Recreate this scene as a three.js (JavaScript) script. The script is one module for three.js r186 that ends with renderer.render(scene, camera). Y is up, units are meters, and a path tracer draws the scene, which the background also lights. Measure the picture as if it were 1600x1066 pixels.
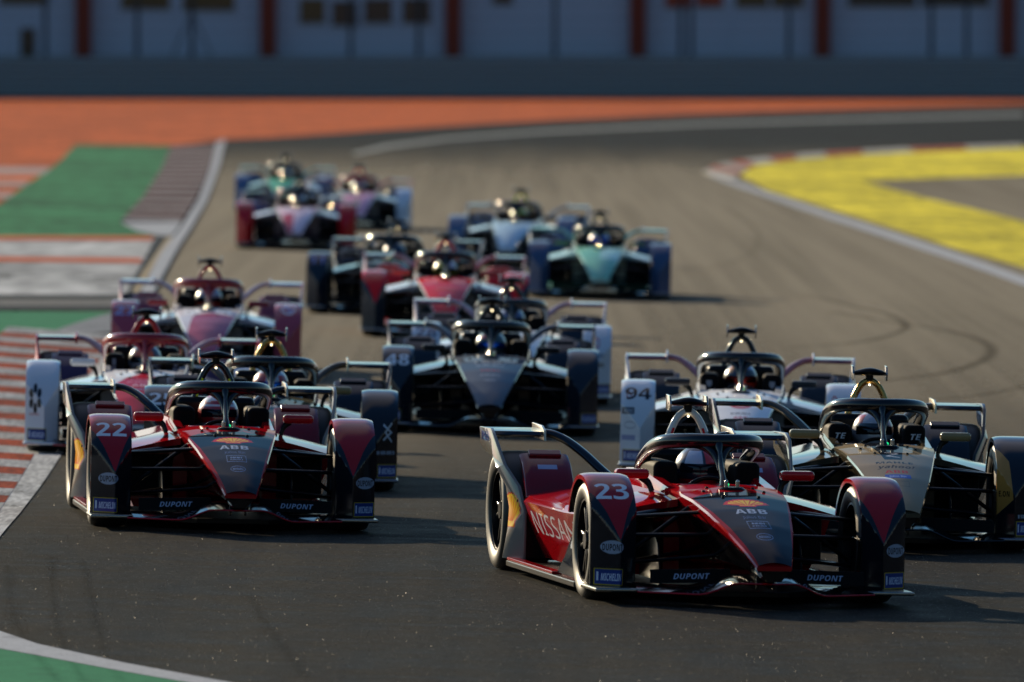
import * as THREE from 'three';
import { Sky } from 'three/addons/objects/Sky.js';
import { RoundedBoxGeometry } from 'three/addons/geometries/RoundedBoxGeometry.js';
import { MarchingCubes } from 'three/addons/objects/MarchingCubes.js';
import { mergeGeometries, toCreasedNormals, mergeVertices } from 'three/addons/utils/BufferGeometryUtils.js';

// ---------------------------------------------------------------- camera, sky, sun, exposure
const scene = new THREE.Scene();
const camera = new THREE.PerspectiveCamera(3.4304, 1024 / 682, 1, 6000);
camera.position.set(0, 2.985, 0);
camera.rotation.x = -Math.atan(448 / 17800);          // long lens, looking slightly down the track
camera.focus = 66.5;
camera.userData.fStop = 4.6;
scene.add(camera);

const SUN_AZ = 34 * Math.PI / 180, SUN_EL = 18 * Math.PI / 180;   // behind the field of cars, to the left
const toSun = new THREE.Vector3(-Math.sin(SUN_AZ) * Math.cos(SUN_EL), Math.sin(SUN_EL), -Math.cos(SUN_AZ) * Math.cos(SUN_EL));
const sky = new Sky();
sky.name = 'sky';
sky.scale.setScalar(5000);
Object.assign(sky.userData, { kind: 'structure' });
sky.material.uniforms.sunPosition.value.copy(toSun);
sky.material.uniforms.turbidity.value = 2.5;
sky.material.uniforms.rayleigh.value = 2.0;
sky.material.uniforms.mieCoefficient.value = 0.003;
sky.material.uniforms.mieDirectionalG.value = 0.8;
scene.add(sky);
scene.environmentIntensity = 0.145;

const sun = new THREE.DirectionalLight(new THREE.Color(1, 0.80, 0.53), 5.0);
sun.name = 'sun';
sun.target.position.set(-1, 0, -90);
sun.position.copy(sun.target.position).addScaledVector(toSun, 300);
sun.castShadow = true;
sun.shadow.mapSize.set(4096, 4096);
Object.assign(sun.shadow.camera, { left: -90, right: 90, top: 60, bottom: -60, near: 1, far: 900 });
scene.add(sun, sun.target);

const renderer = new THREE.WebGLRenderer({ antialias: true });
renderer.toneMapping = THREE.LinearToneMapping;
renderer.toneMappingExposure = 1.55;
renderer.shadowMap.enabled = true;

// ---------------------------------------------------------------- helpers
let seed = 7;
const rnd = () => { seed = (seed * 1664525 + 1013904223) >>> 0; return seed / 4294967296; };
const lerp = (a, b, t) => a + (b - a) * t, clamp = (v, a, b) => Math.min(b, Math.max(a, v));
const names = new Map();
function numbered(n) { const k = names.get(n) ?? 0; names.set(n, k + 1); return k ? `${n}_${String(k).padStart(3, '0')}` : n; }
function shade(m) { m.castShadow = m.receiveShadow = true; return m; }
function tag(o, label, category, group, kind) {
  if (label) o.userData.label = label;
  if (category) o.userData.category = category;
  if (group) o.userData.group = group;
  if (kind) o.userData.kind = kind;
  return o;
}
function mesh(name, geo, mat, parent) {
  const m = shade(new THREE.Mesh(geo, mat));
  m.name = parent === scene ? numbered(name) : name;
  parent.add(m);
  return m;
}
const canvasOf = (w, h) => { const c = document.createElement('canvas'); c.width = w; c.height = h; return c; };
function noiseGrid(n, cells, r) {       // tiling value noise, n x n
  const g = new Float32Array(cells * cells).map(() => r()), out = new Float32Array(n * n);
  for (let y = 0; y < n; y++) {
    const fy = y / n * cells, y0 = Math.floor(fy), ty = (fy - y0) ** 2 * (3 - 2 * (fy - y0)), y1 = (y0 + 1) % cells;
    for (let x = 0; x < n; x++) {
      const fx = x / n * cells, x0 = Math.floor(fx), tx = (fx - x0) ** 2 * (3 - 2 * (fx - x0)), x1 = (x0 + 1) % cells;
      out[y * n + x] = lerp(lerp(g[y0 * cells + x0], g[y0 * cells + x1], tx), lerp(g[y1 * cells + x0], g[y1 * cells + x1], tx), ty);
    }
  }
  return out;
}
function dataTex(n, fill, srgb) {
  const d = new Uint8Array(n * n * 4);
  for (let i = 0; i < n * n; i++) { const c = fill(i); d[i * 4] = clamp(c[0], 0, 255); d[i * 4 + 1] = clamp(c[1], 0, 255); d[i * 4 + 2] = clamp(c[2], 0, 255); d[i * 4 + 3] = c[3] ?? 255; }
  const t = new THREE.DataTexture(d, n, n);
  t.wrapS = t.wrapT = THREE.RepeatWrapping; t.magFilter = THREE.LinearFilter; t.minFilter = THREE.LinearMipmapLinearFilter; t.generateMipmaps = true;
  if (srgb) t.colorSpace = THREE.SRGBColorSpace;
  t.needsUpdate = true;
  return t;
}

// ---------------------------------------------------------------- ground shape: a track with slight camber and undulation (Z = metres from the camera end)
const LIE = [[0, -.03], [60, -.02], [70, .005], [80, -.07], [93, -.11], [105, -.07], [120, -.02], [141, -.01], [168, .04], [220, .04], [300, 0], [6000, 0]];
function rise(Z) {
  let i = 0; while (i < LIE.length - 2 && LIE[i + 1][0] < Z) i++;
  const [a, ya] = LIE[i], [b, yb] = LIE[i + 1], t = clamp((Z - a) / (b - a), 0, 1);
  const sl = (j) => j <= 0 || j >= LIE.length - 1 ? 0 : (LIE[j + 1][1] - LIE[j - 1][1]) / (LIE[j + 1][0] - LIE[j - 1][0]);
  const h = b - a, m0 = sl(i) * h, m1 = sl(i + 1) * h, t2 = t * t, t3 = t2 * t;
  return (2 * t3 - 3 * t2 + 1) * ya + (t3 - 2 * t2 + t) * m0 + (-2 * t3 + 3 * t2) * yb + (t3 - t2) * m1;
}
const camber = (Z) => .022 * clamp((300 - Z) / 150, 0, 1);
const groundY = (x, Z) => rise(Z) - camber(Z) * clamp(x, -20, 20);
const ROWS = [-200, 0, 30];
for (let z = 40; z <= 320; z += 2) ROWS.push(z);
for (const z of [340, 370, 400, 450, 500, 600, 700, 800, 1200, 3000, 5000]) ROWS.push(z);

const N1 = noiseGrid(1024, 512, rnd), N2 = noiseGrid(1024, 128, rnd), N3 = noiseGrid(1024, 20, rnd), N4 = noiseGrid(1024, 6, rnd);
const asphaltMap = dataTex(1024, (i) => {
  const g = .5 * N1[i] + .25 * N2[i] + .15 * N3[i] + .1 * N4[i];
  const stone = N1[i] > .93 && N2[i] > .55 ? 70 : 0;
  const v = 18 + 34 * g + stone;
  return [v * 1.0, v, v * .98];
}, true);
const asphaltBump = dataTex(1024, (i) => { const v = 255 * (.7 * N1[i] + .3 * N2[i]); return [v, v, v]; });
const asphaltRough = dataTex(1024, (i) => { const v = 255 * clamp(.72 + .25 * (N3[i] - .5) - (N1[i] > .9 ? .25 : 0), 0, 1); return [v, v, v]; });
const paintMap = dataTex(1024, (i) => { const v = 255 * (.72 + .14 * N1[i] + .08 * N2[i] + .06 * N3[i] - (N3[i] * N4[i] > .5 ? .1 : 0)); return [v, v, v]; }, true);
// paint of the wide run-off areas: worn in patches and streaks several metres long
const wornMap = dataTex(1024, (i) => { const x = i % 1024, y = i >> 10, st = N2[(y >> 2) * 1024 + x], b = N3[i] * .6 + N4[i] * .4; const v = 255 * clamp(.62 + .22 * st + .3 * (b - .3) + .1 * (N1[i] - .5) - (N3[(i + 5000) % 1048576] * N2[i] > .52 ? .2 : 0), .25, 1); return [v, v, v * .98]; }, true);
for (const t of [asphaltMap, asphaltBump, asphaltRough, paintMap]) t.repeat.set(1 / 5, 1 / 5);
wornMap.repeat.set(1 / 26, 1 / 60);
const scuffMap = wornMap.clone(); scuffMap.repeat.set(1 / 2.5, 1 / 9); scuffMap.needsUpdate = true;

const asphalt = new THREE.MeshPhysicalMaterial({ map: asphaltMap, bumpMap: asphaltBump, bumpScale: .0015, roughnessMap: asphaltRough, roughness: 1, specularIntensity: .02 });
const wornMats = new Map();
const wornPaint = (c) => { if (!wornMats.has(c)) wornMats.set(c, new THREE.MeshPhysicalMaterial({ color: c, map: wornMap, roughness: .7, specularIntensity: .03 })); return wornMats.get(c); };
const scuffMats = new Map();
const scuffed = (c) => { if (!scuffMats.has(c)) scuffMats.set(c, new THREE.MeshPhysicalMaterial({ color: c, map: scuffMap, roughness: .7, specularIntensity: .03 })); return scuffMats.get(c); };
const paintMats = new Map();
function groundPaint(c, rough = .6) {
  const k = c + rough;
  if (!paintMats.has(k)) paintMats.set(k, new THREE.MeshPhysicalMaterial({ color: c, map: paintMap, bumpMap: asphaltBump, bumpScale: .001, roughness: rough, specularIntensity: .03 }));
  return paintMats.get(k);
}
{
  const xs = [-3000, -300, -60, -20, -10, -5, 0, 5, 10, 20, 60, 300, 3000], p = [], uv = [], idx = [];
  for (const Z of ROWS) for (const x of xs) { p.push(x, groundY(x, Z), -Z); uv.push(x, Z); }
  const w = xs.length;
  for (let r = 0; r < ROWS.length - 1; r++) for (let c = 0; c < w - 1; c++) { const a = r * w + c, b = a + 1, d = a + w, e = d + 1; idx.push(a, b, d, b, e, d); }
  const g = new THREE.BufferGeometry();
  g.setAttribute('position', new THREE.Float32BufferAttribute(p, 3)); g.setAttribute('uv', new THREE.Float32BufferAttribute(uv, 2)); g.setIndex(idx); g.computeVertexNormals();
  tag(mesh('race_track', g, asphalt, scene), 'dark asphalt race track under all the cars', 'track', null, 'structure');
}
// a sheet laid on the ground: polygon in (x, Z), cut at the ground's rows so that it follows them
function sheetGeo(poly, lift) {
  const pts = poly.map(([x, Z]) => new THREE.Vector2(x, Z));
  if (THREE.ShapeUtils.isClockWise(pts)) pts.reverse();
  const p = [], uv = [];
  for (const t of THREE.ShapeUtils.triangulateShape(pts, [])) {
    const tri = t.map((i) => [pts[i].x, pts[i].y]), lo = Math.min(...tri.map((q) => q[1])), hi = Math.max(...tri.map((q) => q[1]));
    for (let r = 0; r < ROWS.length - 1; r++) {
      if (ROWS[r + 1] <= lo || ROWS[r] >= hi) continue;
      let c = tri;
      for (const [lim, sgn] of [[ROWS[r], 1], [ROWS[r + 1], -1]]) {
        const o = [];
        for (let i = 0; i < c.length; i++) {
          const a = c[i], b = c[(i + 1) % c.length], da = sgn * (a[1] - lim), db = sgn * (b[1] - lim);
          if (da >= 0) o.push(a);
          if ((da > 0 && db < 0) || (da < 0 && db > 0)) { const s = da / (da - db); o.push([lerp(a[0], b[0], s), lim]); }
        }
        c = o;
        if (c.length < 3) break;
      }
      for (let i = 1; i < c.length - 1; i++) for (const q of [c[0], c[i], c[i + 1]]) { p.push(q[0], groundY(q[0], q[1]) + lift, -q[1]); uv.push(q[0], q[1]); }
    }
  }
  const g = new THREE.BufferGeometry();
  g.setAttribute('position', new THREE.Float32BufferAttribute(p, 3)); g.setAttribute('uv', new THREE.Float32BufferAttribute(uv, 2));
  const m = mergeVertices(g, 1e-4); m.computeVertexNormals();
  return m;
}
const along = (line, t) => {            // point on a polyline at share t of its Z range
  const Z = lerp(line[0][1], line[line.length - 1][1], t);
  for (let i = 0; i < line.length - 1; i++) { const [xa, a] = line[i], [xb, b] = line[i + 1]; if ((Z - a) * (Z - b) <= 0) return [lerp(xa, xb, (Z - a) / (b - a)), Z]; }
  return line[line.length - 1];
};
const band = (l, r) => [...l, ...[...r].reverse()];
const lay = (name, poly, lift, mat, label) => tag(mesh(name, sheetGeo(poly, lift), mat, scene), label, 'ground paint', null, 'structure');
const G = {
  orange: [[-41.72, 781.79], [41.72, 781.79], [39.4, 738.35], [30.63, 681.55], [19.32, 625.41], [9.63, 571.61], [0, 501.5], [-5.06, 450.49], [-7.52, 418.56], [-9.98, 396.69], [-11.07, 371.72], [-14.44, 376.99], [-12.47, 312.67], [-11.13, 265.94], [-9.62, 213.94], [-9.08, 170.18]],
  green_a: [[-14.34, 374.34], [-11.07, 369.14], [-8.8, 284.67], [-7.41, 229.39], [-6.64, 193.06], [-5.96, 181.31], [-5.52, 177.14], [-9.21, 172.62], [-9.05, 169.59], [-9.62, 213.94], [-11.13, 265.94], [-12.47, 312.67]],
  kerb_far_left: [[-10.96, 366.59], [-8.8, 284.67], [-7.34, 227.13], [-6.54, 190.83]],
  kerb_far_right: [[-9.69, 371.72], [-7.59, 284.98], [-6.31, 228.12], [-5.57, 191.93]],
  kerb_end: [[-6.56, 190.81], [-5.56, 191.94], [-5.3, 177.4], [-5.48, 177.19], [-5.96, 181.31]],
  edge_line_r: [[-9.98, 396.69], [-7.73, 300.3], [-5.97, 222.87], [-5.26, 187.07], [-4.79, 161.62], [-4.37, 139.51], [-4.01, 122.12]],
  edge_line_l: [[-9.92, 382.42], [-7.65, 288.66], [-6.13, 222.71], [-5.42, 186.89], [-4.99, 161.41], [-4.53, 139.35], [-4.17, 121.98]],
  grey: [[-9.18, 172], [-5.52, 176.49], [-4.71, 140.27], [-4.61, 136.73], [-7.16, 134.14]],
  beige: [[-5.34, 176.7], [-5.17, 176.9], [-4.95, 159.07], [-4.52, 137.53], [-4.6, 137.46], [-4.83, 148.36]],
  slot: [[-5.48, 176.53], [-5.38, 176.66], [-4.88, 150.31], [-4.6, 137.45], [-4.65, 137.4], [-4.9, 148.29]],
  orange_l1: [[-9.21, 172.62], [-5.55, 176.45], [-5.46, 172.76], [-9.02, 169]],
  orange_l2: [[-8.36, 156.7], [-5.14, 158.4], [-5.07, 155.29], [-8.2, 153.61]],
  drain1: [[-7.14, 133.81], [-4.6, 136.39], [-4.54, 134.35], [-7.04, 131.87]],
  drain2: [[-6.86, 128.45], [-4.5, 130.74], [-4.44, 128.56], [-6.75, 126.36]],
  green_b: [[-6.73, 126.07], [-4.46, 127.92], [-4.68, 122.37], [-4.86, 116.87], [-5.01, 111.42], [-5.26, 98.5]],
  apron: [[-4.46, 127.92], [-4.27, 127.17], [-4.09, 119.37], [-4.51, 118.08], [-4.81, 115.75], [-4.97, 110.61], [-5.22, 97.71], [-5.27, 98.66], [-5.01, 111.42], [-4.86, 116.87], [-4.68, 122.37]],
  nk_right: [[-4.08, 118.18], [-3.96, 108.49], [-3.86, 101.12], [-3.75, 94.71], [-3.65, 88.25], [-3.47, 80.74], [-3.28, 72.91], [-3.14, 66.19]],
  nk_line_r: [[-3.97, 120.77], [-3.79, 110.65], [-3.68, 103.01], [-3.59, 96.36], [-3.44, 88.4], [-3.27, 79.78], [-3.13, 72.38], [-3.05, 65.44]],
  bl_line_o: [[-2.88, 59.47], [-2.61, 58.07], [-2.37, 56.92], [-1.87, 55.33], [-1.4, 54.05], [-1.01, 53.07]],
  bl_line_i: [[-2.8, 57.86], [-2.54, 56.42], [-2.32, 55.85], [-1.91, 54.74], [-1.51, 53.74], [-1.13, 52.87]],
  yellow: [[6.04, 300.3], [7.6, 322.15], [9.83, 336.42], [16.36, 364.08], [20.26, 379.69], [15.72, 294.62], [12.74, 283.37], [8.28, 270.35], [8.72, 238.93], [9.38, 208.67], [9.95, 186.47], [7.79, 145.98], [7.4, 164.64], [7, 178.05], [6.44, 208.4], [5.64, 250.88], [5.62, 280.35]],
  wl_o: [[4.8, 284.54], [5.07, 257.65], [5.5, 227.85], [5.82, 207.1], [6.42, 175.85], [6.88, 153.06], [7.23, 135.4]],
  wl_i: [[5.09, 278.77], [5.34, 264.02], [5.74, 234.85], [6.08, 214.33], [6.71, 182.26], [7.13, 158.65], [7.51, 140.65]],
  apex_o: [[4.82, 286.04], [5.26, 300.3], [6.44, 318.29], [8.02, 332.22], [10.15, 347.42], [13.2, 361.6], [16.82, 374.34]],
  apex_i: [[5.37, 273.28], [5.73, 284.73], [6.4, 303.73], [7.82, 320.21], [9.8, 335.36], [12.73, 348.56], [16.31, 362.84]],
  far_line_t: [[-4.85, 342.94], [-4.21, 374.34], [-2.3, 408.9], [1.25, 446.7], [8.37, 496.81], [25.96, 577.82]],
  far_line_b: [[-4.61, 336.42], [-3.94, 361.6], [-2.18, 396.69], [1.21, 432.17], [8.07, 478.9], [24.88, 553.74]],
  st1: [[-16.03, 300.3], [-12.06, 298.21], [-11.44, 278.24], [-14.78, 276.89]],
  st2: [[-13.74, 257.53], [-10.96, 259.45], [-10.62, 247.47], [-13.1, 245.4]],
  st3: [[-12.32, 230.77], [-10.15, 232.91], [-9.89, 223.4], [-11.81, 221.34]],
};

// ---------------------------------------------------------------- painted run-off areas, lines and kerbs
const C = { orange: '#d66a34', green: '#3f8a5e', white: '#b9bdc4', grey: '#c2c6cd', yellow: '#ffee48', red: '#93371d', beige: '#b9a98a', dark: '#26262a' };
lay('orange_runoff', G.orange, .012, wornPaint(C.orange), 'orange painted run-off in front of the far barrier');
lay('green_runoff', G.green_a, .018, wornPaint(C.green), 'green painted run-off beside the far ribbed kerb');
lay('grey_runoff', G.grey, .012, wornPaint(C.grey), 'pale grey painted run-off crossed by orange lines');
lay('green_runoff', G.green_b, .012, groundPaint(C.green), 'green painted strip behind the near striped kerb');
lay('concrete_apron', G.apron, .016, groundPaint('#8f9298'), 'grey concrete edge around the near striped kerb');
lay('concrete_gutter', G.beige, .014, groundPaint(C.beige), 'beige concrete gutter beside the pale grey run-off');
lay('drain_slot', G.slot, .018, groundPaint('#3a3a3c'), 'dark drain slot beside the beige gutter');
lay('drain_slot', G.drain1, .02, groundPaint('#3d3b3a'), 'dark drain slot at the near end of the grey run-off');
lay('drain_slot', G.drain2, .016, groundPaint('#3d3b3a'), 'dark drain slot beside the near green strip');
lay('concrete_gutter', [G.drain1[3], G.drain1[2], G.drain2[1], G.drain2[0]], .014, groundPaint('#7d7a76'), 'grey concrete gutter between two dark drain slots');
lay('painted_line', G.orange_l1, .024, groundPaint(C.orange), 'orange line between the green and the grey run-off');
lay('painted_line', G.orange_l2, .02, groundPaint(C.orange), 'orange line across the middle of the grey run-off');
lay('painted_line', G.st1, .022, groundPaint('#b9a7a2'), 'farthest white line on the orange run-off');
lay('painted_line', G.st2, .022, groundPaint('#b9a7a2'), 'middle white line on the orange run-off');
lay('painted_line', G.st3, .022, groundPaint('#b9a7a2'), 'nearest white line on the orange run-off');
lay('painted_line', band(G.edge_line_l, G.edge_line_r), .03, groundPaint(C.white), 'white track edge line beside the far ribbed kerb');
lay('painted_line', band(G.far_line_t, G.far_line_b), .012, groundPaint('#9b9d9a'), 'faint white line curving across the far asphalt');
lay('painted_line', band(G.wl_o, G.wl_i), .012, groundPaint(C.white), 'white track edge line along the yellow run-off');
lay('painted_line', band(G.nk_right.map(([x, z]) => [x - .03, z]), G.nk_line_r), .007, scuffed('#c2c6ce'), 'white line beside the near red and white kerb');
lay('painted_line', band(G.bl_line_o, G.bl_line_i), .006, groundPaint(C.white), 'white line at the bottom corner beside green paint');
lay('green_runoff', [...G.bl_line_i, [-1.2, 46], [-4, 46], [-4, 57]], .004, groundPaint(C.green), 'green paint in the near bottom corner');
lay('yellow_runoff', G.yellow, .012, wornPaint(C.yellow), 'bright yellow painted run-off inside the bend');

function kerb(label, left, right, cuts, cols, lift, high) {      // blocks between two edge lines; each block a piece of its own
  const k = new THREE.Group(); k.name = numbered('kerb'); scene.add(k);
  tag(k, label, 'kerb', null, 'structure');
  for (let i = 0; i < cuts.length - 1; i++) {
    const a = cuts[i], b = lerp(cuts[i], cuts[i + 1], .985), q = [along(left, a), along(right, a), along(right, b), along(left, b)], p = [], uv = [], y = [high, lift, lift, high];
    const P = q.map(([x, Z], j) => [[x, groundY(x, Z) + y[j], -Z], [x, groundY(x, Z) - .05, -Z]]);
    const quad = (A, B, D, E) => { for (const v of [A, B, D, A, D, E]) { p.push(...v); uv.push(v[0], v[2]); } };
    quad(P[0][0], P[1][0], P[2][0], P[3][0]);
    for (let j = 0; j < 4; j++) quad(P[j][0], P[j][1], P[(j + 1) % 4][1], P[(j + 1) % 4][0]);
    const g = new THREE.BufferGeometry();
    g.setAttribute('position', new THREE.Float32BufferAttribute(p, 3)); g.setAttribute('uv', new THREE.Float32BufferAttribute(uv, 2)); g.computeVertexNormals();
    mesh('kerb_block', g, scuffed(cols[i % cols.length]), k);
  }
  return k;
}
const even = (n) => Array.from({ length: n + 1 }, (_, i) => i / n);
kerb('long ribbed kerb of dusty purple and grey blocks beside the far green paint', G.kerb_far_left, G.kerb_far_right, even(30), ['#5a2e2c', '#9a949a'], .035, .06);
lay('concrete_apron', G.kerb_end, .024, groundPaint(C.white), 'white end of the far ribbed kerb');
{
  const Z0 = G.nk_right[0][1], Z1 = G.nk_right[G.nk_right.length - 1][1], reds = [];
  for (let z = 115.4; z > 66; z -= 3.1) reds.push(z + .75, z - .75);
  const cuts = [0, ...reds.map((z) => (Z0 - z) / (Z0 - Z1)).filter((t) => t > 0.002 && t < .995), 1];
  kerb('near kerb of broad red and white stripes along the edge of the track', G.nk_right.map(([x, z]) => [x - 1.15 - Math.max(0, (100 - z)) * .02, z]), G.nk_right, cuts, ['#b4b8c0', '#a5421f'], .009, .07);
}
kerb('red and white kerb around the tip of the yellow run-off', G.apex_o, G.apex_i, even(11), ['#c6c4c2', '#b8614a'], .03, .05);

// pale streaky sheet over the asphalt, densest in the middle distance, thinning out raggedly at both ends
{
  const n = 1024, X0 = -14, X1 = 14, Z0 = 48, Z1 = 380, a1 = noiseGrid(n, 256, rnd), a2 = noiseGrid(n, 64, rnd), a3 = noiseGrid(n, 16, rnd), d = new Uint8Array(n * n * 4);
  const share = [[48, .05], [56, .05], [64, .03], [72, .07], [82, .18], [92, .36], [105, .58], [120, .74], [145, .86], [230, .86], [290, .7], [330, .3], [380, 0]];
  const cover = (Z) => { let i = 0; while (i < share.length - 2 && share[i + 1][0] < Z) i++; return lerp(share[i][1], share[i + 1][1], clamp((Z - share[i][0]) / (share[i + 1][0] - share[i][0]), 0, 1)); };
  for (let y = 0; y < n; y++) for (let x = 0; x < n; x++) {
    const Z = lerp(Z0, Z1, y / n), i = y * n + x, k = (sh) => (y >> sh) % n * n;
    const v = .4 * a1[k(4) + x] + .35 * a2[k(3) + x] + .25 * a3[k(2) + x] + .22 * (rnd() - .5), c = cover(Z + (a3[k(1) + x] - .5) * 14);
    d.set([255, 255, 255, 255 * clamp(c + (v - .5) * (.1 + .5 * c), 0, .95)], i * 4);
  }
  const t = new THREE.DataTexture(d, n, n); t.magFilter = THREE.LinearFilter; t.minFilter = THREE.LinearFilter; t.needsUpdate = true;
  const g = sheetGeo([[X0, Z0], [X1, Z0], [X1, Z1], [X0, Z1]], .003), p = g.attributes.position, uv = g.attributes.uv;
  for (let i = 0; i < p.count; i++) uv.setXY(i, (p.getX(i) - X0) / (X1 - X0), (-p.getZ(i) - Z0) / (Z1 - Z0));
  tag(mesh('track_streaks', g, new THREE.MeshPhysicalMaterial({ color: '#736d60', map: t, transparent: true, roughness: 1, specularIntensity: .1 }), scene), 'pale streaky sheet over the middle of the track', 'dust', null, 'structure');
}

// tyre marks: rubber on the asphalt
const rubberMap = dataTex(256, (i) => { const x = i % 256, v = clamp(10 + 80 * (N2[(i * 7) % 1048576] - .3) - Math.abs(x - 128) * .35, 0, 90); return [255, 255, 255, v]; });
const rubber = new THREE.MeshPhysicalMaterial({ specularIntensity: 0, color: '#050504', map: rubberMap, transparent: true, roughness: 1, metalness: 0 });
const heavyMap = dataTex(256, (i) => { const x = i % 256, v = clamp(55 + 100 * (N2[(i * 7) % 1048576] - .3) - Math.abs(x - 128) * .6, 0, 170); return [255, 255, 255, v]; });
const heavy = rubber.clone(); heavy.map = heavyMap;
function mark(line, w, label, mat = rubber) {
  const l = new THREE.CatmullRomCurve3(line.map(([x, Z]) => new THREE.Vector3(x, 0, Z))), p = [], uv = [], idx = [], n = 40;
  for (let i = 0; i <= n; i++) {
    const c = l.getPoint(i / n), t = l.getTangent(i / n);
    for (const s of [-1, 1]) { const x = c.x + s * w / 2 * t.z, Z = c.z - s * w / 2 * t.x; p.push(x, groundY(x, Z) + .006, -Z); uv.push(s / 2 + .5, i / 6); }
    if (i) idx.push(2 * i - 2, 2 * i - 1, 2 * i, 2 * i - 1, 2 * i + 1, 2 * i);
  }
  const g = new THREE.BufferGeometry();
  g.setAttribute('position', new THREE.Float32BufferAttribute(p, 3)); g.setAttribute('uv', new THREE.Float32BufferAttribute(uv, 2)); g.setIndex(idx); g.computeVertexNormals();
  tag(mesh('tyre_mark', g, mat, scene), label, 'tyre mark', 'tyre marks on the asphalt', 'structure');
}
mark([[-2.89, 65.13], [-2.63, 59.92], [-2.41, 56.78], [-2.14, 53.65]], .1, 'outermost dark tyre mark near the bottom green corner');
mark([[-2.69, 66.4], [-2.41, 60.01], [-2.24, 56.85], [-2.02, 53.7]], .09, 'second dark tyre mark from the bottom green corner');
mark([[-2.48, 65.71], [-2.11, 58.16], [-1.95, 55.19], [-1.84, 53.77]], .1, 'third dark tyre mark from the bottom green corner');
mark([[-1.44, 62.47], [-1.31, 59.82], [-1.16, 57.3], [-0.98, 54.44]], .11, 'dark tyre mark at the bottom middle of the track');
mark([[3.0, 107], [3.61, 108.9], [4.27, 111.7], [4.79, 115.9], [5.03, 119.4], [5.09, 124], [4.93, 127.3], [4.43, 131.3], [3.82, 136.1]], .2, 'hairpin shaped dark tyre mark on the open track', heavy);
mark([[2.87, 118.9], [3.62, 121.4], [4.25, 126.1], [4.51, 130.4], [4.49, 135.4], [4.16, 139.8], [3.66, 144.9], [2.72, 146.5]], .16, 'fainter hairpin shaped tyre mark inside the dark one', heavy);
mark([[5.3, 110], [4.85, 107.9], [4.38, 105.4], [3.91, 103.8], [3.4, 103]], .14, 'tyre mark crossing behind the rear wing of the car at the frame edge', heavy);
mark([[5.92, 131.7], [5.41, 133.7], [4.89, 138.1], [4.25, 142.7], [3.3, 150]], .14, 'tyre mark curving toward the white line by the yellow paint');
mark([[1.5, 150], [3.2, 165], [4.1, 190], [4.2, 225]], .2, 'long dark tyre mark running toward the far bend');

// coarse stones that stand proud of the asphalt and catch the sun
{
  const n = 70000, g = new THREE.TetrahedronGeometry(1), m = new THREE.MeshStandardMaterial({ color: '#ffffff', roughness: .5 }), im = new THREE.InstancedMesh(g, m, n);
  const o = new THREE.Object3D(), col = new THREE.Color();
  for (let i = 0; i < n; i++) {
    const Z = 47 + 45 * Math.pow(rnd(), 1.3), x = lerp(-1, 1, rnd()) * (Z * .047 + .6), r = .0016 + .0022 * Math.pow(rnd(), 4);
    o.position.set(x, groundY(x, Z) + r * .3, -Z); o.rotation.set(rnd() * 6, rnd() * 6, rnd() * 6); o.scale.set(r, r * .8, r); o.updateMatrix(); im.setMatrixAt(i, o.matrix);
    const v = rnd() < .03 ? .5 : .03 + .1 * rnd(); im.setColorAt(i, col.setRGB(v * 1.05, v, v * .92));
  }
  im.name = 'stone_chips'; shade(im); scene.add(im);
  tag(im, 'fine stones standing out of the near asphalt', 'asphalt stones', null, 'stuff');
}

// ---------------------------------------------------------------- far barrier, fence posts and building
const BZ = 765;
{
  const b = new THREE.Group(); b.name = numbered('crash_barrier'); b.position.set(0, 0, -BZ); scene.add(b);
  tag(b, 'long dark crash barrier of stacked rails behind the orange run-off', 'barrier');
  const rail = new THREE.MeshStandardMaterial({ color: '#9ba7aa', roughness: .6 }), dark = new THREE.MeshStandardMaterial({ color: '#3a4448', roughness: .8 });
  const sh = new THREE.Shape();
  sh.moveTo(-.06, 0); sh.lineTo(.02, .02); sh.lineTo(.12, .12); sh.lineTo(.02, .2); sh.lineTo(.12, .3); sh.lineTo(.02, .4); sh.lineTo(-.06, .42); sh.closePath();
  for (let i = 0; i < 6; i++) {
    const g = new THREE.ExtrudeGeometry(sh, { depth: 180, bevelEnabled: false }); g.rotateY(-Math.PI / 2); g.translate(90, .08 + i * .455, 0);
    mesh('guard_rail', g, rail, b);
  }
  for (let x = -88; x <= 88; x += 4) { const g = new THREE.BoxGeometry(.18, 2.75, .2); g.translate(x, 1.375, -.2); mesh('post', g, dark, b); }
  const cap = new THREE.BoxGeometry(180, .1, .5); cap.translate(0, 2.83, -.25); mesh('cap_rail', cap, new THREE.MeshStandardMaterial({ color: '#22402f', roughness: .7 }), b);
  const back = new THREE.BoxGeometry(180, 2.7, .2); back.translate(0, 1.35, -.5); mesh('backing', back, dark, b);
}
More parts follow.
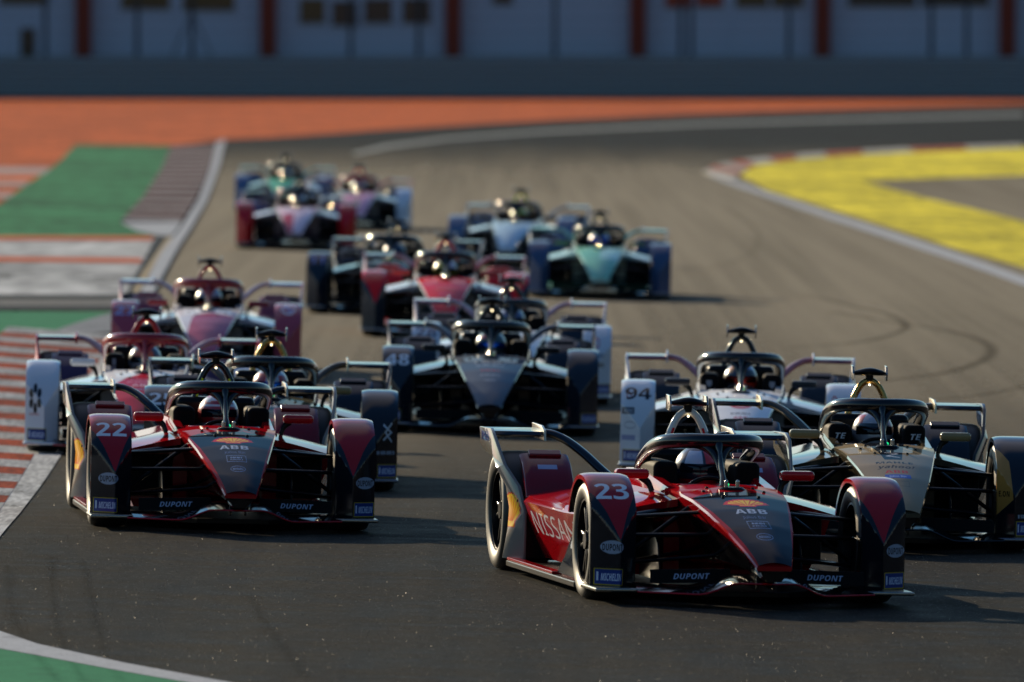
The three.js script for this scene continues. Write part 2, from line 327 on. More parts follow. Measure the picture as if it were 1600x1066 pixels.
{
  const z = -BZ - 14;
  const h = new THREE.Group(); h.name = numbered('grandstand_building'); h.position.set(0, 0, z); scene.add(h);
  tag(h, 'long pale building with brown columns in shade behind the barrier', 'building');
  const wallM = new THREE.MeshStandardMaterial({ color: '#bcc6d6', roughness: .7 }), colM = new THREE.MeshStandardMaterial({ color: '#8c3822', roughness: .8 });
  const glass = new THREE.MeshStandardMaterial({ color: '#2b2a26', roughness: .15 }), frameM = new THREE.MeshStandardMaterial({ color: '#5a5f66', roughness: .5 });
  const sp = 12.63, first = -29.3;
  for (let i = -3; i < 9; i++) {
    const x = first + i * sp;
    const g = new RoundedBoxGeometry(1.1, 14, .9, 1, .06); g.translate(x, 7, .6); mesh('column', g, colM, h);
    for (let j = 0; j < 2; j++) { const pw = sp / 2 - .03, w = new THREE.BoxGeometry(pw, 5.6, .3); w.translate(x + pw / 2 + j * sp / 2 + .015, 2.8, 0); mesh('wall_panel', w, wallM, h); }
    const up = new THREE.BoxGeometry(sp - .03, 7.2, .3); up.translate(x + sp / 2, 5.604 + 3.6, 0); mesh('upper_wall', up, wallM, h);
  }
  const bw = new THREE.BoxGeometry(12 * sp, 12.9, .3); bw.translate(first + 3 * sp, 6.45, -.32); mesh('added_backing_wall', bw, wallM, h);  // unseen wall added to stop sun leaking through the panel joints
  const roof = new THREE.BoxGeometry(12 * sp + 6, .6, 16); roof.translate(first + 2.5 * sp, 14.2, -6); mesh('roof', roof, frameM, h);
  const wide = (n, a, b, y0, y1, m, d = 0) => { const w = b - a, g = new THREE.BoxGeometry(w, y1 - y0, .12); g.translate((a + b) / 2, (y0 + y1) / 2, .02 + d); return mesh(n, g, m, h); };
  const orangeGlass = new THREE.MeshStandardMaterial({ color: '#a8361a', roughness: .3 }), ochre = new THREE.MeshStandardMaterial({ color: '#5c4a26', roughness: .3 });
  for (const [a, b, y0, m] of [[-35.0, -31.7, 6.53, ochre], [-26.7, -23.4, 6.18, ochre], [-22.5, -19.0, 6.09, ochre], [-14.5, -12.8, 5.22, ochre], [-12.3, -10.6, 5.04, glass], [-10.1, -8.2, 5.22, glass], [-7.5, -5.6, 5.22, glass], [-1.3, 0.0, 6.53, glass], [10.5, 12.2, 6.27, orangeGlass], [12.6, 14.4, 6.31, orangeGlass], [15.3, 17.5, 6.31, ochre], [17.8, 19.9, 6.31, ochre], [23.0, 27.6, 6.35, glass], [28.0, 32.6, 6.40, glass], [-39.0, -35.9, 6.44, glass], [36.3, 40.3, 6.35, glass]]) {
    const f = wide('window', a, b, y0, y0 + 1.6, m, .16);
    const g = new THREE.BoxGeometry(b - a + .2, .1, .2); g.translate((a + b) / 2, y0 - .06, .2); const s = shade(new THREE.Mesh(g, frameM)); s.name = 'sill'; f.add(s);
  }
  wide('door', -33.6, -32.6, 1.2, 4.78, glass, .16);
}
{
  const z = -BZ - 4;
  const f = new THREE.Group(); f.name = numbered('catch_fence'); f.position.set(0, 0, z); scene.add(f);
  tag(f, 'tall catch fence of thin grey posts behind the barrier', 'fence');
  const m = new THREE.MeshStandardMaterial({ color: '#30353b', roughness: .7 });
  for (const x of [-37.2, -31.5, -25.3, -21.6, -10.9, -6.3, 2.9, 11.4, 12.1, 18.7, 28.3, 30.7, 38.4]) { const g = new THREE.CylinderGeometry(.13, .16, 9, 8); g.translate(x, 4.5, 0); mesh('post', g, m, f); }
  for (const s of [-1, 1]) { const g = new THREE.CylinderGeometry(.06, .06, 4.6, 6); g.rotateZ(s * .42); g.translate(-21.6 + s, 3.6, 0); mesh('brace', g, m, f); }
  for (let y = 3.6; y < 9; y += .9) { const g = new THREE.CylinderGeometry(.015, .015, 160, 5); g.rotateZ(Math.PI / 2); g.translate(0, y, .17); mesh('cable', g, m, f); }
}

// ---------------------------------------------------------------- race car: shapes built once, in metres, origin on the ground under the front axle, nose toward +z
const geoOf = (p, uv, idx) => {
  const g = new THREE.BufferGeometry();
  g.setAttribute('position', new THREE.Float32BufferAttribute(p, 3)); g.setAttribute('uv', new THREE.Float32BufferAttribute(uv, 2));
  if (idx) g.setIndex(idx);
  return g;
};
const crease = (g, deg = 32) => toCreasedNormals(g.index ? g.toNonIndexed() : g, deg * Math.PI / 180);
function gridGeo(nu, nv, f, uvf, flip) {
  const p = [], uv = [], idx = [];
  for (let j = 0; j <= nv; j++) for (let i = 0; i <= nu; i++) { const q = f(i / nu, j / nv); p.push(...q); uv.push(...uvf(i / nu, j / nv, q)); }
  for (let j = 0; j < nv; j++) for (let i = 0; i < nu; i++) { const a = j * (nu + 1) + i, b = a + 1, c = a + nu + 1, d = c + 1; flip ? idx.push(a, c, b, b, c, d) : idx.push(a, b, c, b, d, c); }
  return geoOf(p, uv, idx);
}
function loft(sections, uvf, caps = true) {          // closed rings of equal length
  const n = sections[0].length, p = [], uv = [], idx = [];
  for (const s of sections) for (let i = 0; i <= n; i++) { const q = s[i % n]; p.push(...q); uv.push(...uvf(q)); }
  for (let j = 0; j < sections.length - 1; j++) for (let i = 0; i < n; i++) { const a = j * (n + 1) + i, b = a + 1, c = a + n + 1, d = c + 1; idx.push(a, c, b, b, c, d); }
  if (caps) for (const [s, fl] of [[sections[0], false], [sections[sections.length - 1], true]]) {
    const at = p.length / 3, m = s.reduce((a, q) => a.map((v, k) => v + q[k] / n), [0, 0, 0]);
    p.push(...m); uv.push(...uvf(m));
    s.forEach((q) => { p.push(...q); uv.push(...uvf(q)); });
    for (let i = 0; i < n; i++) { const a = at + 1 + i, b = at + 1 + (i + 1) % n; fl ? idx.push(at, b, a) : idx.push(at, a, b); }
  }
  return geoOf(p, uv, idx);
}
const spot = () => [.9, .1];
const merge = (gs) => mergeGeometries(gs.map((g) => { const h = g.index ? g.toNonIndexed() : g.clone(); h.deleteAttribute('normal'); return h; }));
function sweep(pts, rad, n = 40, m = 12, closedEnds = true) {   // tube of oval section [across, up] along a smooth path
  const curve = new THREE.CatmullRomCurve3(pts.map((q) => new THREE.Vector3(...q))), rings = [];
  const up0 = new THREE.Vector3(0, 1, 0), T = new THREE.Vector3(), A = new THREE.Vector3(), B = new THREE.Vector3();
  for (let i = 0; i <= n; i++) {
    const t = i / n, c = curve.getPoint(t); curve.getTangent(t, T);
    A.crossVectors(T, Math.abs(T.y) > .93 ? new THREE.Vector3(0, 0, 1) : up0).normalize(); B.crossVectors(A, T).normalize();
    const [ra, rb] = typeof rad === 'function' ? rad(t) : rad, ring = [];
    for (let k = 0; k < m; k++) { const w = k / m * 2 * Math.PI, q = c.clone().addScaledVector(A, ra * Math.cos(w)).addScaledVector(B, rb * Math.sin(w)); ring.push([q.x, q.y, q.z]); }
    rings.push(ring);
  }
  return loft(rings, spot, closedEnds);
}
const rod = (a, b, r, ry = r) => sweep([a, [(a[0] + b[0]) / 2, (a[1] + b[1]) / 2, (a[2] + b[2]) / 2], b], [r, ry], 2, 8);
const mirrorX = (g) => {               // the same shape on the other side of the car
  const h = g.index ? g.toNonIndexed() : g.clone();
  for (const n of ['position', 'normal']) { const p = h.attributes[n]; for (let i = 0; i < p.count; i++) p.setX(i, -p.getX(i)); }
  for (const q of Object.values(h.attributes)) for (let i = 0; i < q.count; i += 3) for (let k = 0; k < q.itemSize; k++) { const x = q.array[(i + 1) * q.itemSize + k]; q.array[(i + 1) * q.itemSize + k] = q.array[(i + 2) * q.itemSize + k]; q.array[(i + 2) * q.itemSize + k] = x; }
  return h;
};
// side plates: outline in (z, y), given thickness across x, outer face at x
function plate(outline, x0, x1, bevel = .006, uvf, round = bevel) {
  const sh = new THREE.Shape(outline.map(([z, y]) => new THREE.Vector2(z, y)));
  const g = new THREE.ExtrudeGeometry(sh, { depth: x1 - x0 - 2 * round, bevelEnabled: bevel > 0, bevelThickness: round, bevelSize: bevel, bevelSegments: round > bevel ? 4 : 2, curveSegments: 10 });
  const p = g.attributes.position, uv = g.attributes.uv;
  for (let i = 0; i < p.count; i++) {                    // (z, y, depth) -> (x, y, z): a proper turn, so the winding stays
    const z = p.getX(i), y = p.getY(i), d = p.getZ(i);
    p.setXYZ(i, x1 - round - d, y, z);
    const w = uvf ? uvf([x1 - round - d, y, z]) : [.9, .1]; uv.setXY(i, w[0], w[1]);
  }
  const q = crease(g, 30);
  return q;
}
// where the printed areas lie on a car's livery sheet: [x, y, width, height], from the top left, in shares of the sheet
const AREA = { nose: [0, 0, .5, .5], podL: [.5, 0, .25, .5], podR: [.75, 0, .25, .5], sideL: [0, .5, .5, .25], sideR: [.5, .5, .5, .25], plateL: [0, .75, .125, .25], plateR: [.125, .75, .125, .25], flapL: [.25, .75, .25, .0625], flapR: [.25, .8125, .25, .0625], vaneL: [.25, .875, .125, .125], vaneR: [.375, .875, .125, .125], body: [.5, .75, .125, .125], pod: [.625, .75, .125, .125], rearL: [.75, .75, .125, .125], rearR: [.875, .75, .125, .125], flank: [.5, .875, .125, .125], headL: [.625, .875, .125, .125], headR: [.75, .875, .125, .125] };
const inArea = (n, a, b) => { const [x, y, w, h] = AREA[n]; return [x + w * clamp(a, .004, .996), 1 - y - h * clamp(b, .004, .996)]; };

const SHAPES = [];      // { name, geo, slot, parent }
const add = (name, geo, slot, parent = null) => SHAPES.push({ name, geo: geo.attributes.normal ? geo : crease(geo, 40), slot, parent }) - 1;
const table = (zs, vs) => (z) => { let i = 0; while (i < zs.length - 2 && zs[i + 1] < z) i++; const t = clamp((z - zs[i]) / (zs[i + 1] - zs[i]), 0, 1); return lerp(vs[i], vs[i + 1], t); };
const NZ = [-.5, -.2, .1, .4, .7, .95, 1.1, 1.16];
const nW = table(NZ, [.315, .295, .265, .228, .185, .138, .108, .094]), nT = table(NZ, [.60, .59, .56, .503, .425, .342, .282, .25]), nB = table(NZ, [.18, .2, .22, .22, .21, .185, .165, .165]), nb = table(NZ, [.2, .18, .15, .125, .1, .08, .065, .055]);
const nZ = (t) => lerp(-.5, 1.16, t);
{
  // nose: printed upper panel and flanks that turn under
  const top = (a, z) => { const w = nW(z), x = w * (2 * a - 1); return [x, nT(z) + .026 * (1 - (2 * a - 1) ** 2) * Math.min(1, w / .12), z]; };
  const panel = gridGeo(16, 40, (a, t) => top(a, nZ(1 - t)), (a, t, q) => inArea('nose', .5 + q[0] / .66, (q[2] + .5) / 1.66), true);
  const n = add('nose', panel, 'print');
  const ring = (z) => {
    const w = nW(z), T = nT(z), b = nb(z), B = nB(z), r = [];
    for (const s of [1, -1]) {
      const side = [[w - .002, T - .001], [w + .004, T - .014], [w - .004, T - .035], [lerp(w, b, .35), lerp(T, B, .3)], [lerp(w, b, .72), lerp(T, B, .62)], [b, B + .02], [b * .7, B]];
      r.push(...(s > 0 ? side : side.reverse()).map(([x, y]) => [s * x, y, z]));
    }
    return r;
  };
  const rings = []; for (let i = 0; i <= 36; i++) rings.push(ring(nZ(i / 36)));
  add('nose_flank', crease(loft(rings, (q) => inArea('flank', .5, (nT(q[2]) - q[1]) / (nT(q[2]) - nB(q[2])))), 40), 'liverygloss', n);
  for (const s of [-1, 1]) {
    add('antenna', new THREE.CapsuleGeometry(.011, .035, 4, 10).translate(s * .032, .635, -.16), 'chrome', n);
    add('wing_pylon', new RoundedBoxGeometry(.016, .11, .2, 2, .006).translate(s * .045, .165, .82), 'gloss', n);
    for (const [x, z] of [[.1, .12], [.17, -.1], [.13, -.22]]) add('sensor', new THREE.CylinderGeometry(.008, .012, .014, 10).translate(s * x, nT(z) + .024 * (1 - (x / nW(z)) ** 2) + .004, z), 'carbon', n);
  }
  add('antenna_base', new THREE.CylinderGeometry(.06, .075, .012, 20).scale(1, 1, .7).translate(0, .617, -.16), 'carbon', n);
}
{
  // tub around the driver: side walls, floor, bulkhead, headrests, screen rim
  const wall = [];
  for (const s of [1, -1]) {
    const secs = []; for (let i = 0; i <= 12; i++) { const z = lerp(-.46, -1.75, i / 12), o = lerp(.325, .335, Math.min(1, i / 5)), T = lerp(.602, .66, Math.min(1, i / 6)); secs.push([[o, .12, z], [o, T - .03, z], [o - .02, T, z], [o - .07, T, z], [o - .09, T - .04, z], [o - .09, .12, z]].map(([x, y, zz]) => [s * x, y, zz]).sort(() => 0)); }
    wall.push(s > 0 ? loft(secs.map((r) => r.slice().reverse()), () => inArea('body', .5, .5)) : loft(secs, () => inArea('body', .5, .5)));
  }
  const fl = new THREE.BoxGeometry(.5, .03, 1.3).translate(0, .135, -1.1); { const u = fl.attributes.uv; for (let i = 0; i < u.count; i++) u.setXY(i, ...inArea('body', .5, .5)); }
  const bh = new THREE.BoxGeometry(.5, .5, .04).translate(0, .39, -1.72); { const u = bh.attributes.uv; for (let i = 0; i < u.count; i++) u.setXY(i, ...inArea('body', .5, .5)); }
  add('cockpit', crease(merge([...wall, fl, bh]), 35), 'liverygloss');
  const c = SHAPES.length - 1;
  for (const s of [-1, 1]) {
    const hr = new RoundedBoxGeometry(.14, .17, .6, 3, .035), q = hr.attributes.position, u = hr.attributes.uv;
    for (let i = 0; i < q.count; i++) u.setXY(i, ...inArea(s < 0 ? 'headL' : 'headR', q.getX(i) / .14 + .5, .5 - q.getY(i) / .17));
    add('headrest', hr.translate(s * .235, .645, -1.22), 'matte', c);
  }
  add('headrest_back', new RoundedBoxGeometry(.5, .2, .16, 3, .04).translate(0, .68, -1.58), 'carbon', c);
  add('windscreen', sweep([[-.24, .60, -.75], [-.2, .605, -.58], [0, .612, -.5], [.2, .605, -.58], [.24, .60, -.75]], [.008, .014], 24, 8), 'body', c);
  add('steering_wheel', new THREE.TorusGeometry(.11, .016, 8, 24).scale(1.15, .8, 1).rotateX(-.35).translate(0, .56, -.82), 'carbon', c);
}
{
  // halo
  const half = [[.283, .63, -1.5], [.292, .70, -1.4], [.297, .765, -1.2], [.29, .815, -.99], [.25, .846, -.81], [.145, .857, -.66]], path = [...half, [0, .857, -.6], ...half.map(([x, y, z]) => [-x, y, z]).reverse()];
  add('halo', sweep(path, (t) => { const c = 1 - Math.abs(2 * t - 1); return [.036, .029 + .013 * Math.min(1, c * 2)]; }, 90, 16), 'halo');
  const h = SHAPES.length - 1;
  add('pillar', sweep([[0, .85, -.6], [0, .79, -.56], [0, .70, -.49], [0, .60, -.39]], (t) => [lerp(.034, .017, Math.min(1, t * 3)) + .014 * Math.max(0, t - .8) * 5, .035], 18, 12), 'halo', h);
  for (const s of [-1, 1]) add('fillet', sweep([[s * .19, .846, -.7], [s * .1, .838, -.64], [s * .045, .806, -.59], [s * .014, .755, -.545], [s * .004, .70, -.5]], (t) => [.03 - .014 * t, .03 - .014 * t], 12, 10), 'halo', h);
  add('status_light', new THREE.SphereGeometry(.011, 10, 8).translate(.018, .625, -.395), 'greenled', h);
}
{
  // roll hoop with the camera pod on top
  const half = [[.155, .66, -1.56], [.135, .76, -1.56], [.094, .885, -1.57], [.048, .965, -1.575]], path = [...half, [0, .99, -1.575], ...half.map(([x, y, z]) => [-x, y, z]).reverse()];
  add('roll_hoop', sweep(path, [.021, .021], 60, 12), 'hoop');
  const r = SHAPES.length - 1;
  for (const s of [-1, 1]) add('hoop_strip', sweep([[s * .122, .77, -1.54], [s * .104, .83, -1.545], [s * .084, .895, -1.55]], [.007, .007], 8, 8), 'strip', r);
  add('camera_stem', sweep([[0, .985, -1.575], [0, 1.01, -1.575], [0, 1.03, -1.575]], [.026, .03], 6, 12), 'carbon', r);
  add('camera_pod', sweep([[-.1, 1.032, -1.59], [-.05, 1.04, -1.565], [0, 1.046, -1.55], [.05, 1.04, -1.565], [.1, 1.032, -1.59]], (t) => [.035 + .012 * Math.sin(t * Math.PI), .012 + .012 * Math.sin(t * Math.PI)], 24, 12), 'carbon', r);
  for (const s of [-1, 1]) add('camera_fin', plate([[-1.66, 1.0], [-1.55, .99], [-1.53, 1.03], [-1.56, 1.075], [-1.66, 1.08]], -.006, .006, .002).translate(s * .106, 0, 0), 'chrome', r);
  add('status_light', new THREE.SphereGeometry(.0065, 10, 8).translate(0, .962, -1.556), 'amberled', r);
}
{
  // engine cover behind the hoop, tapering to the tail
  const secs = [];
  for (let i = 0; i <= 22; i++) {
    const t = i / 22, z = lerp(-1.62, -3.55, t), w = lerp(.3, .1, Math.pow(t, .8)), T = lerp(.74, .42, Math.pow(t, .75)), B = lerp(.12, .22, t), s = [];
    const prof = [[.03, T], [.07 + .03 * (1 - t), T - .08], [w * .55, lerp(T, B, .4)], [w, lerp(T, B, .62)], [w * .95, B + .03], [w * .7, B]];
    for (const [x, y] of prof) s.push([x, y, z]);
    for (const [x, y] of prof.slice().reverse()) s.push([-x, y, z]);
    secs.push(s.reverse());
  }
  add('engine_cover', crease(loft(secs, () => inArea('body', .5, .5)), 40), 'liverygloss');
}
// front wheel fairing: pointed prow below, arch over the wheel above
const POD = { xi: .63, xo: .88, xa: .735 };
const podCurve = new THREE.CatmullRomCurve3([[.60, .085], [.575, .19], [.53, .30], [.46, .42], [.385, .525], [.27, .625], [.13, .683], [0, .698], [-.13, .686], [-.25, .635], [-.335, .55], [-.375, .47]].map(([z, y]) => new THREE.Vector3(z, y, 0)));
const facet = (x) => .505 - (x < POD.xa ? (POD.xa - x) * 1.05 : (x - POD.xa) * .85);
function podGeo(s) {
  const A = s < 0 ? 'podL' : 'podR', dark = () => inArea('pod', .5, .5);
  const out = (u, t) => { const x = lerp(POD.xi, POD.xo, u), c = podCurve.getPointAt(t), e = Math.pow(Math.abs(2 * u - 1), 5) * .012; let z = c.x, y = c.y; z = Math.min(z, facet(x)); const k = clamp((y - .45) / .2, 0, 1); return [s * x, y - e * k, z - e * (1 - k)]; };
  const inn = (u, t) => { const [x, y, z] = out(u, t), d = Math.hypot(z, y - .33) || 1, k = .024 / d; return [x, y - (y - .33) * k, z - z * k]; };
  const uvo = (u, t) => inArea(A, s < 0 ? 1 - u : u, 1 - t);
  const parts = [gridGeo(44, 110, out, uvo, s < 0), gridGeo(16, 40, inn, dark, s > 0)];
  for (const u of [0, 1]) parts.push(gridGeo(2, 110, (a, t) => { const p = out(u, t), q = inn(u, t); return p.map((v, i) => lerp(v, q[i], a)); }, (a, t) => uvo(u, t), (u === 1) === (s < 0) ? true : false));
  for (const t of [0, 1]) parts.push(gridGeo(24, 2, (u, a) => { const p = out(u, t), q = inn(u, t); return p.map((v, i) => lerp(v, q[i], a)); }, dark, (t === 1) === (s < 0)));
  return crease(merge(parts), 24);
}
for (const s of [-1, 1]) {
  const f = add('front_wheel_fairing', podGeo(s), 'livery');
  add('wing_foot', new RoundedBoxGeometry(.27, .022, .5, 3, .009).translate(s * .755, .082, .37), 'foot', f);
  add('fairing_stay', new RoundedBoxGeometry(.012, .3, .3, 2, .005).translate(s * .637, .22, .24), 'carbon', f);
  const vane = [[-.372, .09], [-1.12, .09], [-.86, .2], [-.62, .34], [-.47, .5], [-.40, .52]], vz = (q) => inArea(s < 0 ? 'vaneL' : 'vaneR', s < 0 ? (q[2] + 1.12) / .75 : 1 - (q[2] + 1.12) / .75, (.52 - q[1]) / .43);
  add('turning_vane', plate(vane, -.009, .009, .003, vz).translate(s * .80, 0, 0), 'livery', f);
}
// wheels
function tyreGeo(R, w, rimR) {
  const h = w / 2, p = [[rimR, -h * .86], [rimR + .012, -h * .93], [R - .055, -h], [R - .025, -h * .96], [R - .008, -h * .84], [R, -h * .6], [R + .002, 0], [R, h * .6], [R - .008, h * .84], [R - .025, h * .96], [R - .055, h], [rimR + .012, h * .93], [rimR, h * .86], [rimR - .004, 0], [rimR, -h * .86]];
  return crease(new THREE.LatheGeometry(p.map(([r, x]) => new THREE.Vector2(r, x)), 56).rotateZ(-Math.PI / 2), 50);
}
function rimGeo(R, w) {
  const g = [], h = w / 2;
  g.push(new THREE.LatheGeometry([[R - .001, -h * .84], [R - .012, -h * .84], [R - .02, 0], [R - .012, h * .84], [R - .001, h * .84], [R - .002, 0], [R - .001, -h * .84]].map(([r, x]) => new THREE.Vector2(r, x)), 48).rotateZ(-Math.PI / 2));
  for (let i = 0; i < 10; i++) { const b = new RoundedBoxGeometry(.026, R - .04, .022, 2, .007).translate(0, (R - .04) / 2 + .02, 0).rotateZ(0); b.rotateX((i + .18 * (i % 2 ? 1 : -1)) / 10 * 2 * Math.PI); b.translate(h * .62, 0, 0); g.push(b); }
  g.push(new THREE.CylinderGeometry(.05, .062, .05, 20).rotateZ(-Math.PI / 2).translate(h * .62, 0, 0), new THREE.CylinderGeometry(.13, .13, .03, 30).rotateZ(Math.PI / 2).translate(-h * .1, 0, 0));
  return crease(merge(g), 35);
}
const WHEELS = [];
for (const [x, z, R, w] of [[.75, 0, .325, .245], [.70, -3.1, .345, .3]]) {
  const t = tyreGeo(R, w, .232), r = rimGeo(.231, w), tl = mirrorX(t), rl = mirrorX(r), band2 = new THREE.TorusGeometry(R - .04, .004, 6, 56).rotateY(Math.PI / 2);
  for (const s of [-1, 1]) WHEELS.push({ at: [s * x, R, z], tyre: s > 0 ? t : tl, rim: s > 0 ? r : rl });
}
{
  // front wing: raised middle, red-lipped front edge, flaps beside the nose
  const wy = (x) => lerp(.15, .082, THREE.MathUtils.smoothstep(Math.abs(x), .14, .36)), wf = (x) => 1.0 - .42 * Math.abs(x) - .25 * Math.max(0, Math.abs(x) - .35);
  const surf = (x, a, up) => [x, wy(x) + .02 * Math.sin(a * Math.PI) * (up ? 1 : .2) + .03 * a * a - (up ? 0 : .012), wf(x) - a * .34];
  const gs = [gridGeo(48, 8, (u, a) => surf(lerp(-.66, .66, u), a, 1), spot, false), gridGeo(48, 8, (u, a) => surf(lerp(-.66, .66, u), a, 0), spot, true)];
  for (const a of [0, 1]) gs.push(gridGeo(48, 1, (u, k) => surf(lerp(-.66, .66, u), a, k), spot, a === 0));
  const f = add('front_wing', crease(merge(gs), 40), 'gloss');
  const lip = []; for (let i = 0; i <= 24; i++) { const x = lerp(-.66, .66, i / 24), q = surf(x, 0, 1); lip.push([x, q[1] - .006, q[2] + .002]); }
  add('wing_lip', sweep(lip, [.007, .006], 80, 8), 'trim', f);
  for (const s of [-1, 1]) {
    const A = s < 0 ? 'flapL' : 'flapR', fl = (u, a, d) => { const x = lerp(.15, .595, u); return [s * x, .135 + .075 * a - .01 * u, .66 - .02 * a + d * .012]; };
    const g = [gridGeo(10, 4, (u, a) => fl(u, a, 1), (u, a) => inArea(A, s < 0 ? 1 - u : u, 1 - a), s < 0), gridGeo(10, 4, (u, a) => fl(u, a, 0), () => inArea('pod', .5, .5), s > 0)];
    for (const a of [0, 1]) g.push(gridGeo(10, 1, (u, k) => fl(u, a, k), () => inArea('pod', .5, .5), (a === 1) === (s > 0)));
    add('wing_flap', crease(merge(g), 30), 'matte', f);
    // front suspension
    add('wishbone', merge([rod([s * .22, .495, .16], [s * .655, .455, .02], .022, .011), rod([s * .27, .5, -.36], [s * .655, .455, -.02], .022, .011)]), 'carbon');
    add('wishbone', merge([rod([s * .13, .26, .16], [s * .655, .2, .02], .02, .011), rod([s * .18, .26, -.36], [s * .655, .2, -.02], .02, .011)]), 'carbon');
    add('pushrod', rod([s * .235, .53, -.05], [s * .64, .23, 0], .013), 'carbon');
    add('steering_arm', rod([s * .19, .37, .14], [s * .655, .36, .1], .012), 'carbon');
    add('rear_wishbone', merge([rod([s * .12, .45, -2.95], [s * .6, .45, -3.08], .018, .01), rod([s * .12, .22, -2.95], [s * .6, .2, -3.08], .018, .01)]), 'carbon');
    // sidepod
    const secs = [];
    for (let i = 0; i <= 20; i++) {
      const t = i / 20, z = lerp(-.78, -2.62, t), k = Math.min(1, t * 4), o = lerp(.68, .76, k), e = lerp(0, .05, Math.max(0, t - .7) / .3);
      const ring = [[.24, .1], [o - .13, .1], [o - .085, .2], [o - .035, .31], [o, .42], [o - .025, .455], [lerp(.5, o, .3), .508 - e * .4], [.33, .575 - e], [.24, .585 - e]].map(([x, y]) => [s * x, y, z]);
      secs.push(s > 0 ? ring : ring.reverse());
    }
    const B = s < 0 ? 'sideL' : 'sideR';
    const sp = add('sidepod', crease(loft(secs.reverse(), (q) => inArea(B, s < 0 ? (q[2] + 2.62) / 1.84 : 1 - (q[2] + 2.62) / 1.84, (.46 - q[1]) / .36)), 40), 'liverygloss');
    // shelf that reaches forward over the suspension to a point near the wheel
    const shelf = (u, a, d) => { const zf = lerp(-.22, -.42, Math.pow(u, 1.5)), z = lerp(zf, -.84, a), x = lerp(.292, lerp(.665, .71, a), u); return [s * x, lerp(.55, .455, Math.pow(u, 1.15)) + .035 * a + .01 * Math.sin(Math.PI * a) + (d ? 0 : -.03 - .012 * (1 - u) - .03 * a), z]; };
    const bp = () => inArea('body', .5, .5), gsh = [gridGeo(12, 8, (u, a) => shelf(u, a, 1), bp, s < 0), gridGeo(12, 8, (u, a) => shelf(u, a, 0), bp, s > 0)];
    gsh.push(gridGeo(12, 1, (u, k) => shelf(u, 0, k), bp, s > 0), gridGeo(8, 1, (a, k) => shelf(1, a, k), bp, s > 0));
    add('shoulder', crease(merge(gsh), 35), 'liverygloss', sp);
    add('intake', new RoundedBoxGeometry(.3, .26, .02, 2, .006).translate(s * .48, .3, -.772), 'black', sp);
    add('bargeboard', plate([[-.1, .1], [-.75, .1], [-.75, .4], [-.45, .42], [-.2, .3]], -.006, .006, .002).rotateY(0).translate(s * .4, 0, 0), 'carbon', sp);
    // mirror
    const mi = add('mirror', new RoundedBoxGeometry(.19, .055, .09, 4, .022).translate(s * .47, .668, -.7), 'mirror');
    add('mirror_stalk', sweep([[s * .42, .65, -.7], [s * .38, .62, -.68], [s * .36, .57, -.66]], [.008, .02], 8, 8), 'carbon', mi);
    // rear wheel fairing, side plate and wing
    const rf = [[-2.60, .36], [-2.62, .46], [-2.68, .55], [-2.77, .625], [-2.88, .672], [-2.875, .655], [-2.80, .61], [-2.735, .52], [-2.71, .44], [-2.70, .36]];
    const rz = (q) => inArea(s < 0 ? 'rearL' : 'rearR', (Math.abs(q[0]) - .46) / .285 * s + (s < 0 ? 1 : 0), (.72 - q[1]) / .36);
    const r = add('rear_wheel_fairing', plate(rf, s > 0 ? .46 : -.745, s > 0 ? .745 : -.46, .014, rz, .05), 'livery');
    add('fairing_ridge', new RoundedBoxGeometry(.19, .022, .06, 3, .009).rotateX(.45).translate(s * .60, .686, -2.86), 'ridge', r);
    add('fairing_base', new RoundedBoxGeometry(.3, .3, .08, 2, .015).translate(s * .60, .23, -2.66), 'carbon', r);
    const ep = [[-2.60, .085], [-2.79, .085], [-2.745, .25], [-2.735, .38], [-2.77, .5], [-2.86, .6], [-3.02, .66], [-3.36, .685], [-3.46, .72], [-3.5, .81], [-3.12, .815], [-3.02, .78], [-2.8, .62], [-2.66, .5], [-2.60, .36]];
    const ez = (q) => inArea(s < 0 ? 'plateL' : 'plateR', s < 0 ? (q[2] + 3.5) / .9 : 1 - (q[2] + 3.5) / .9, (.815 - q[1]) / .73);
    const epg = plate(ep, -.01, .01, .004, ez).translate(s * .868, 0, 0), epp = epg.attributes.position;
    for (let i = 0; i < epp.count; i++) { const z = epp.getZ(i); epp.setX(i, epp.getX(i) - s * .45 * Math.max(0, z + 2.86)); }
    const e = add('rear_wing', crease(epg, 30), 'livery');
    const foil = [[-3.12, .795], [-3.14, .812], [-3.22, .82], [-3.36, .815], [-3.48, .822], [-3.48, .812], [-3.36, .796], [-3.22, .785], [-3.14, .785]];
    add('wing_element', plate(foil, s > 0 ? .565 : -.858, s > 0 ? .858 : -.565, .002).translate(0, -.012, 0), 'wing', e);
    add('wing_fence', plate([[-3.09, .765], [-3.5, .775], [-3.52, .85], [-3.2, .845], [-3.1, .82]], -.007, .007, .003).translate(s * .56, -.012, 0), 'fence', e);
    add('wing_arm', sweep([[s * .56, .792, -3.28], [s * .49, .784, -3.25], [s * .42, .752, -3.2], [s * .33, .68, -3.1], [s * .24, .59, -3.0], [s * .14, .50, -2.9]], [.034, .024], 24, 12), 'arm', e);
    add('plate_stay', merge([rod([s * .74, .42, -2.66], [s * .79, .42, -2.66], .008), rod([s * .74, .25, -2.68], [s * .79, .25, -2.68], .008)]), 'carbon', e);
  }
}
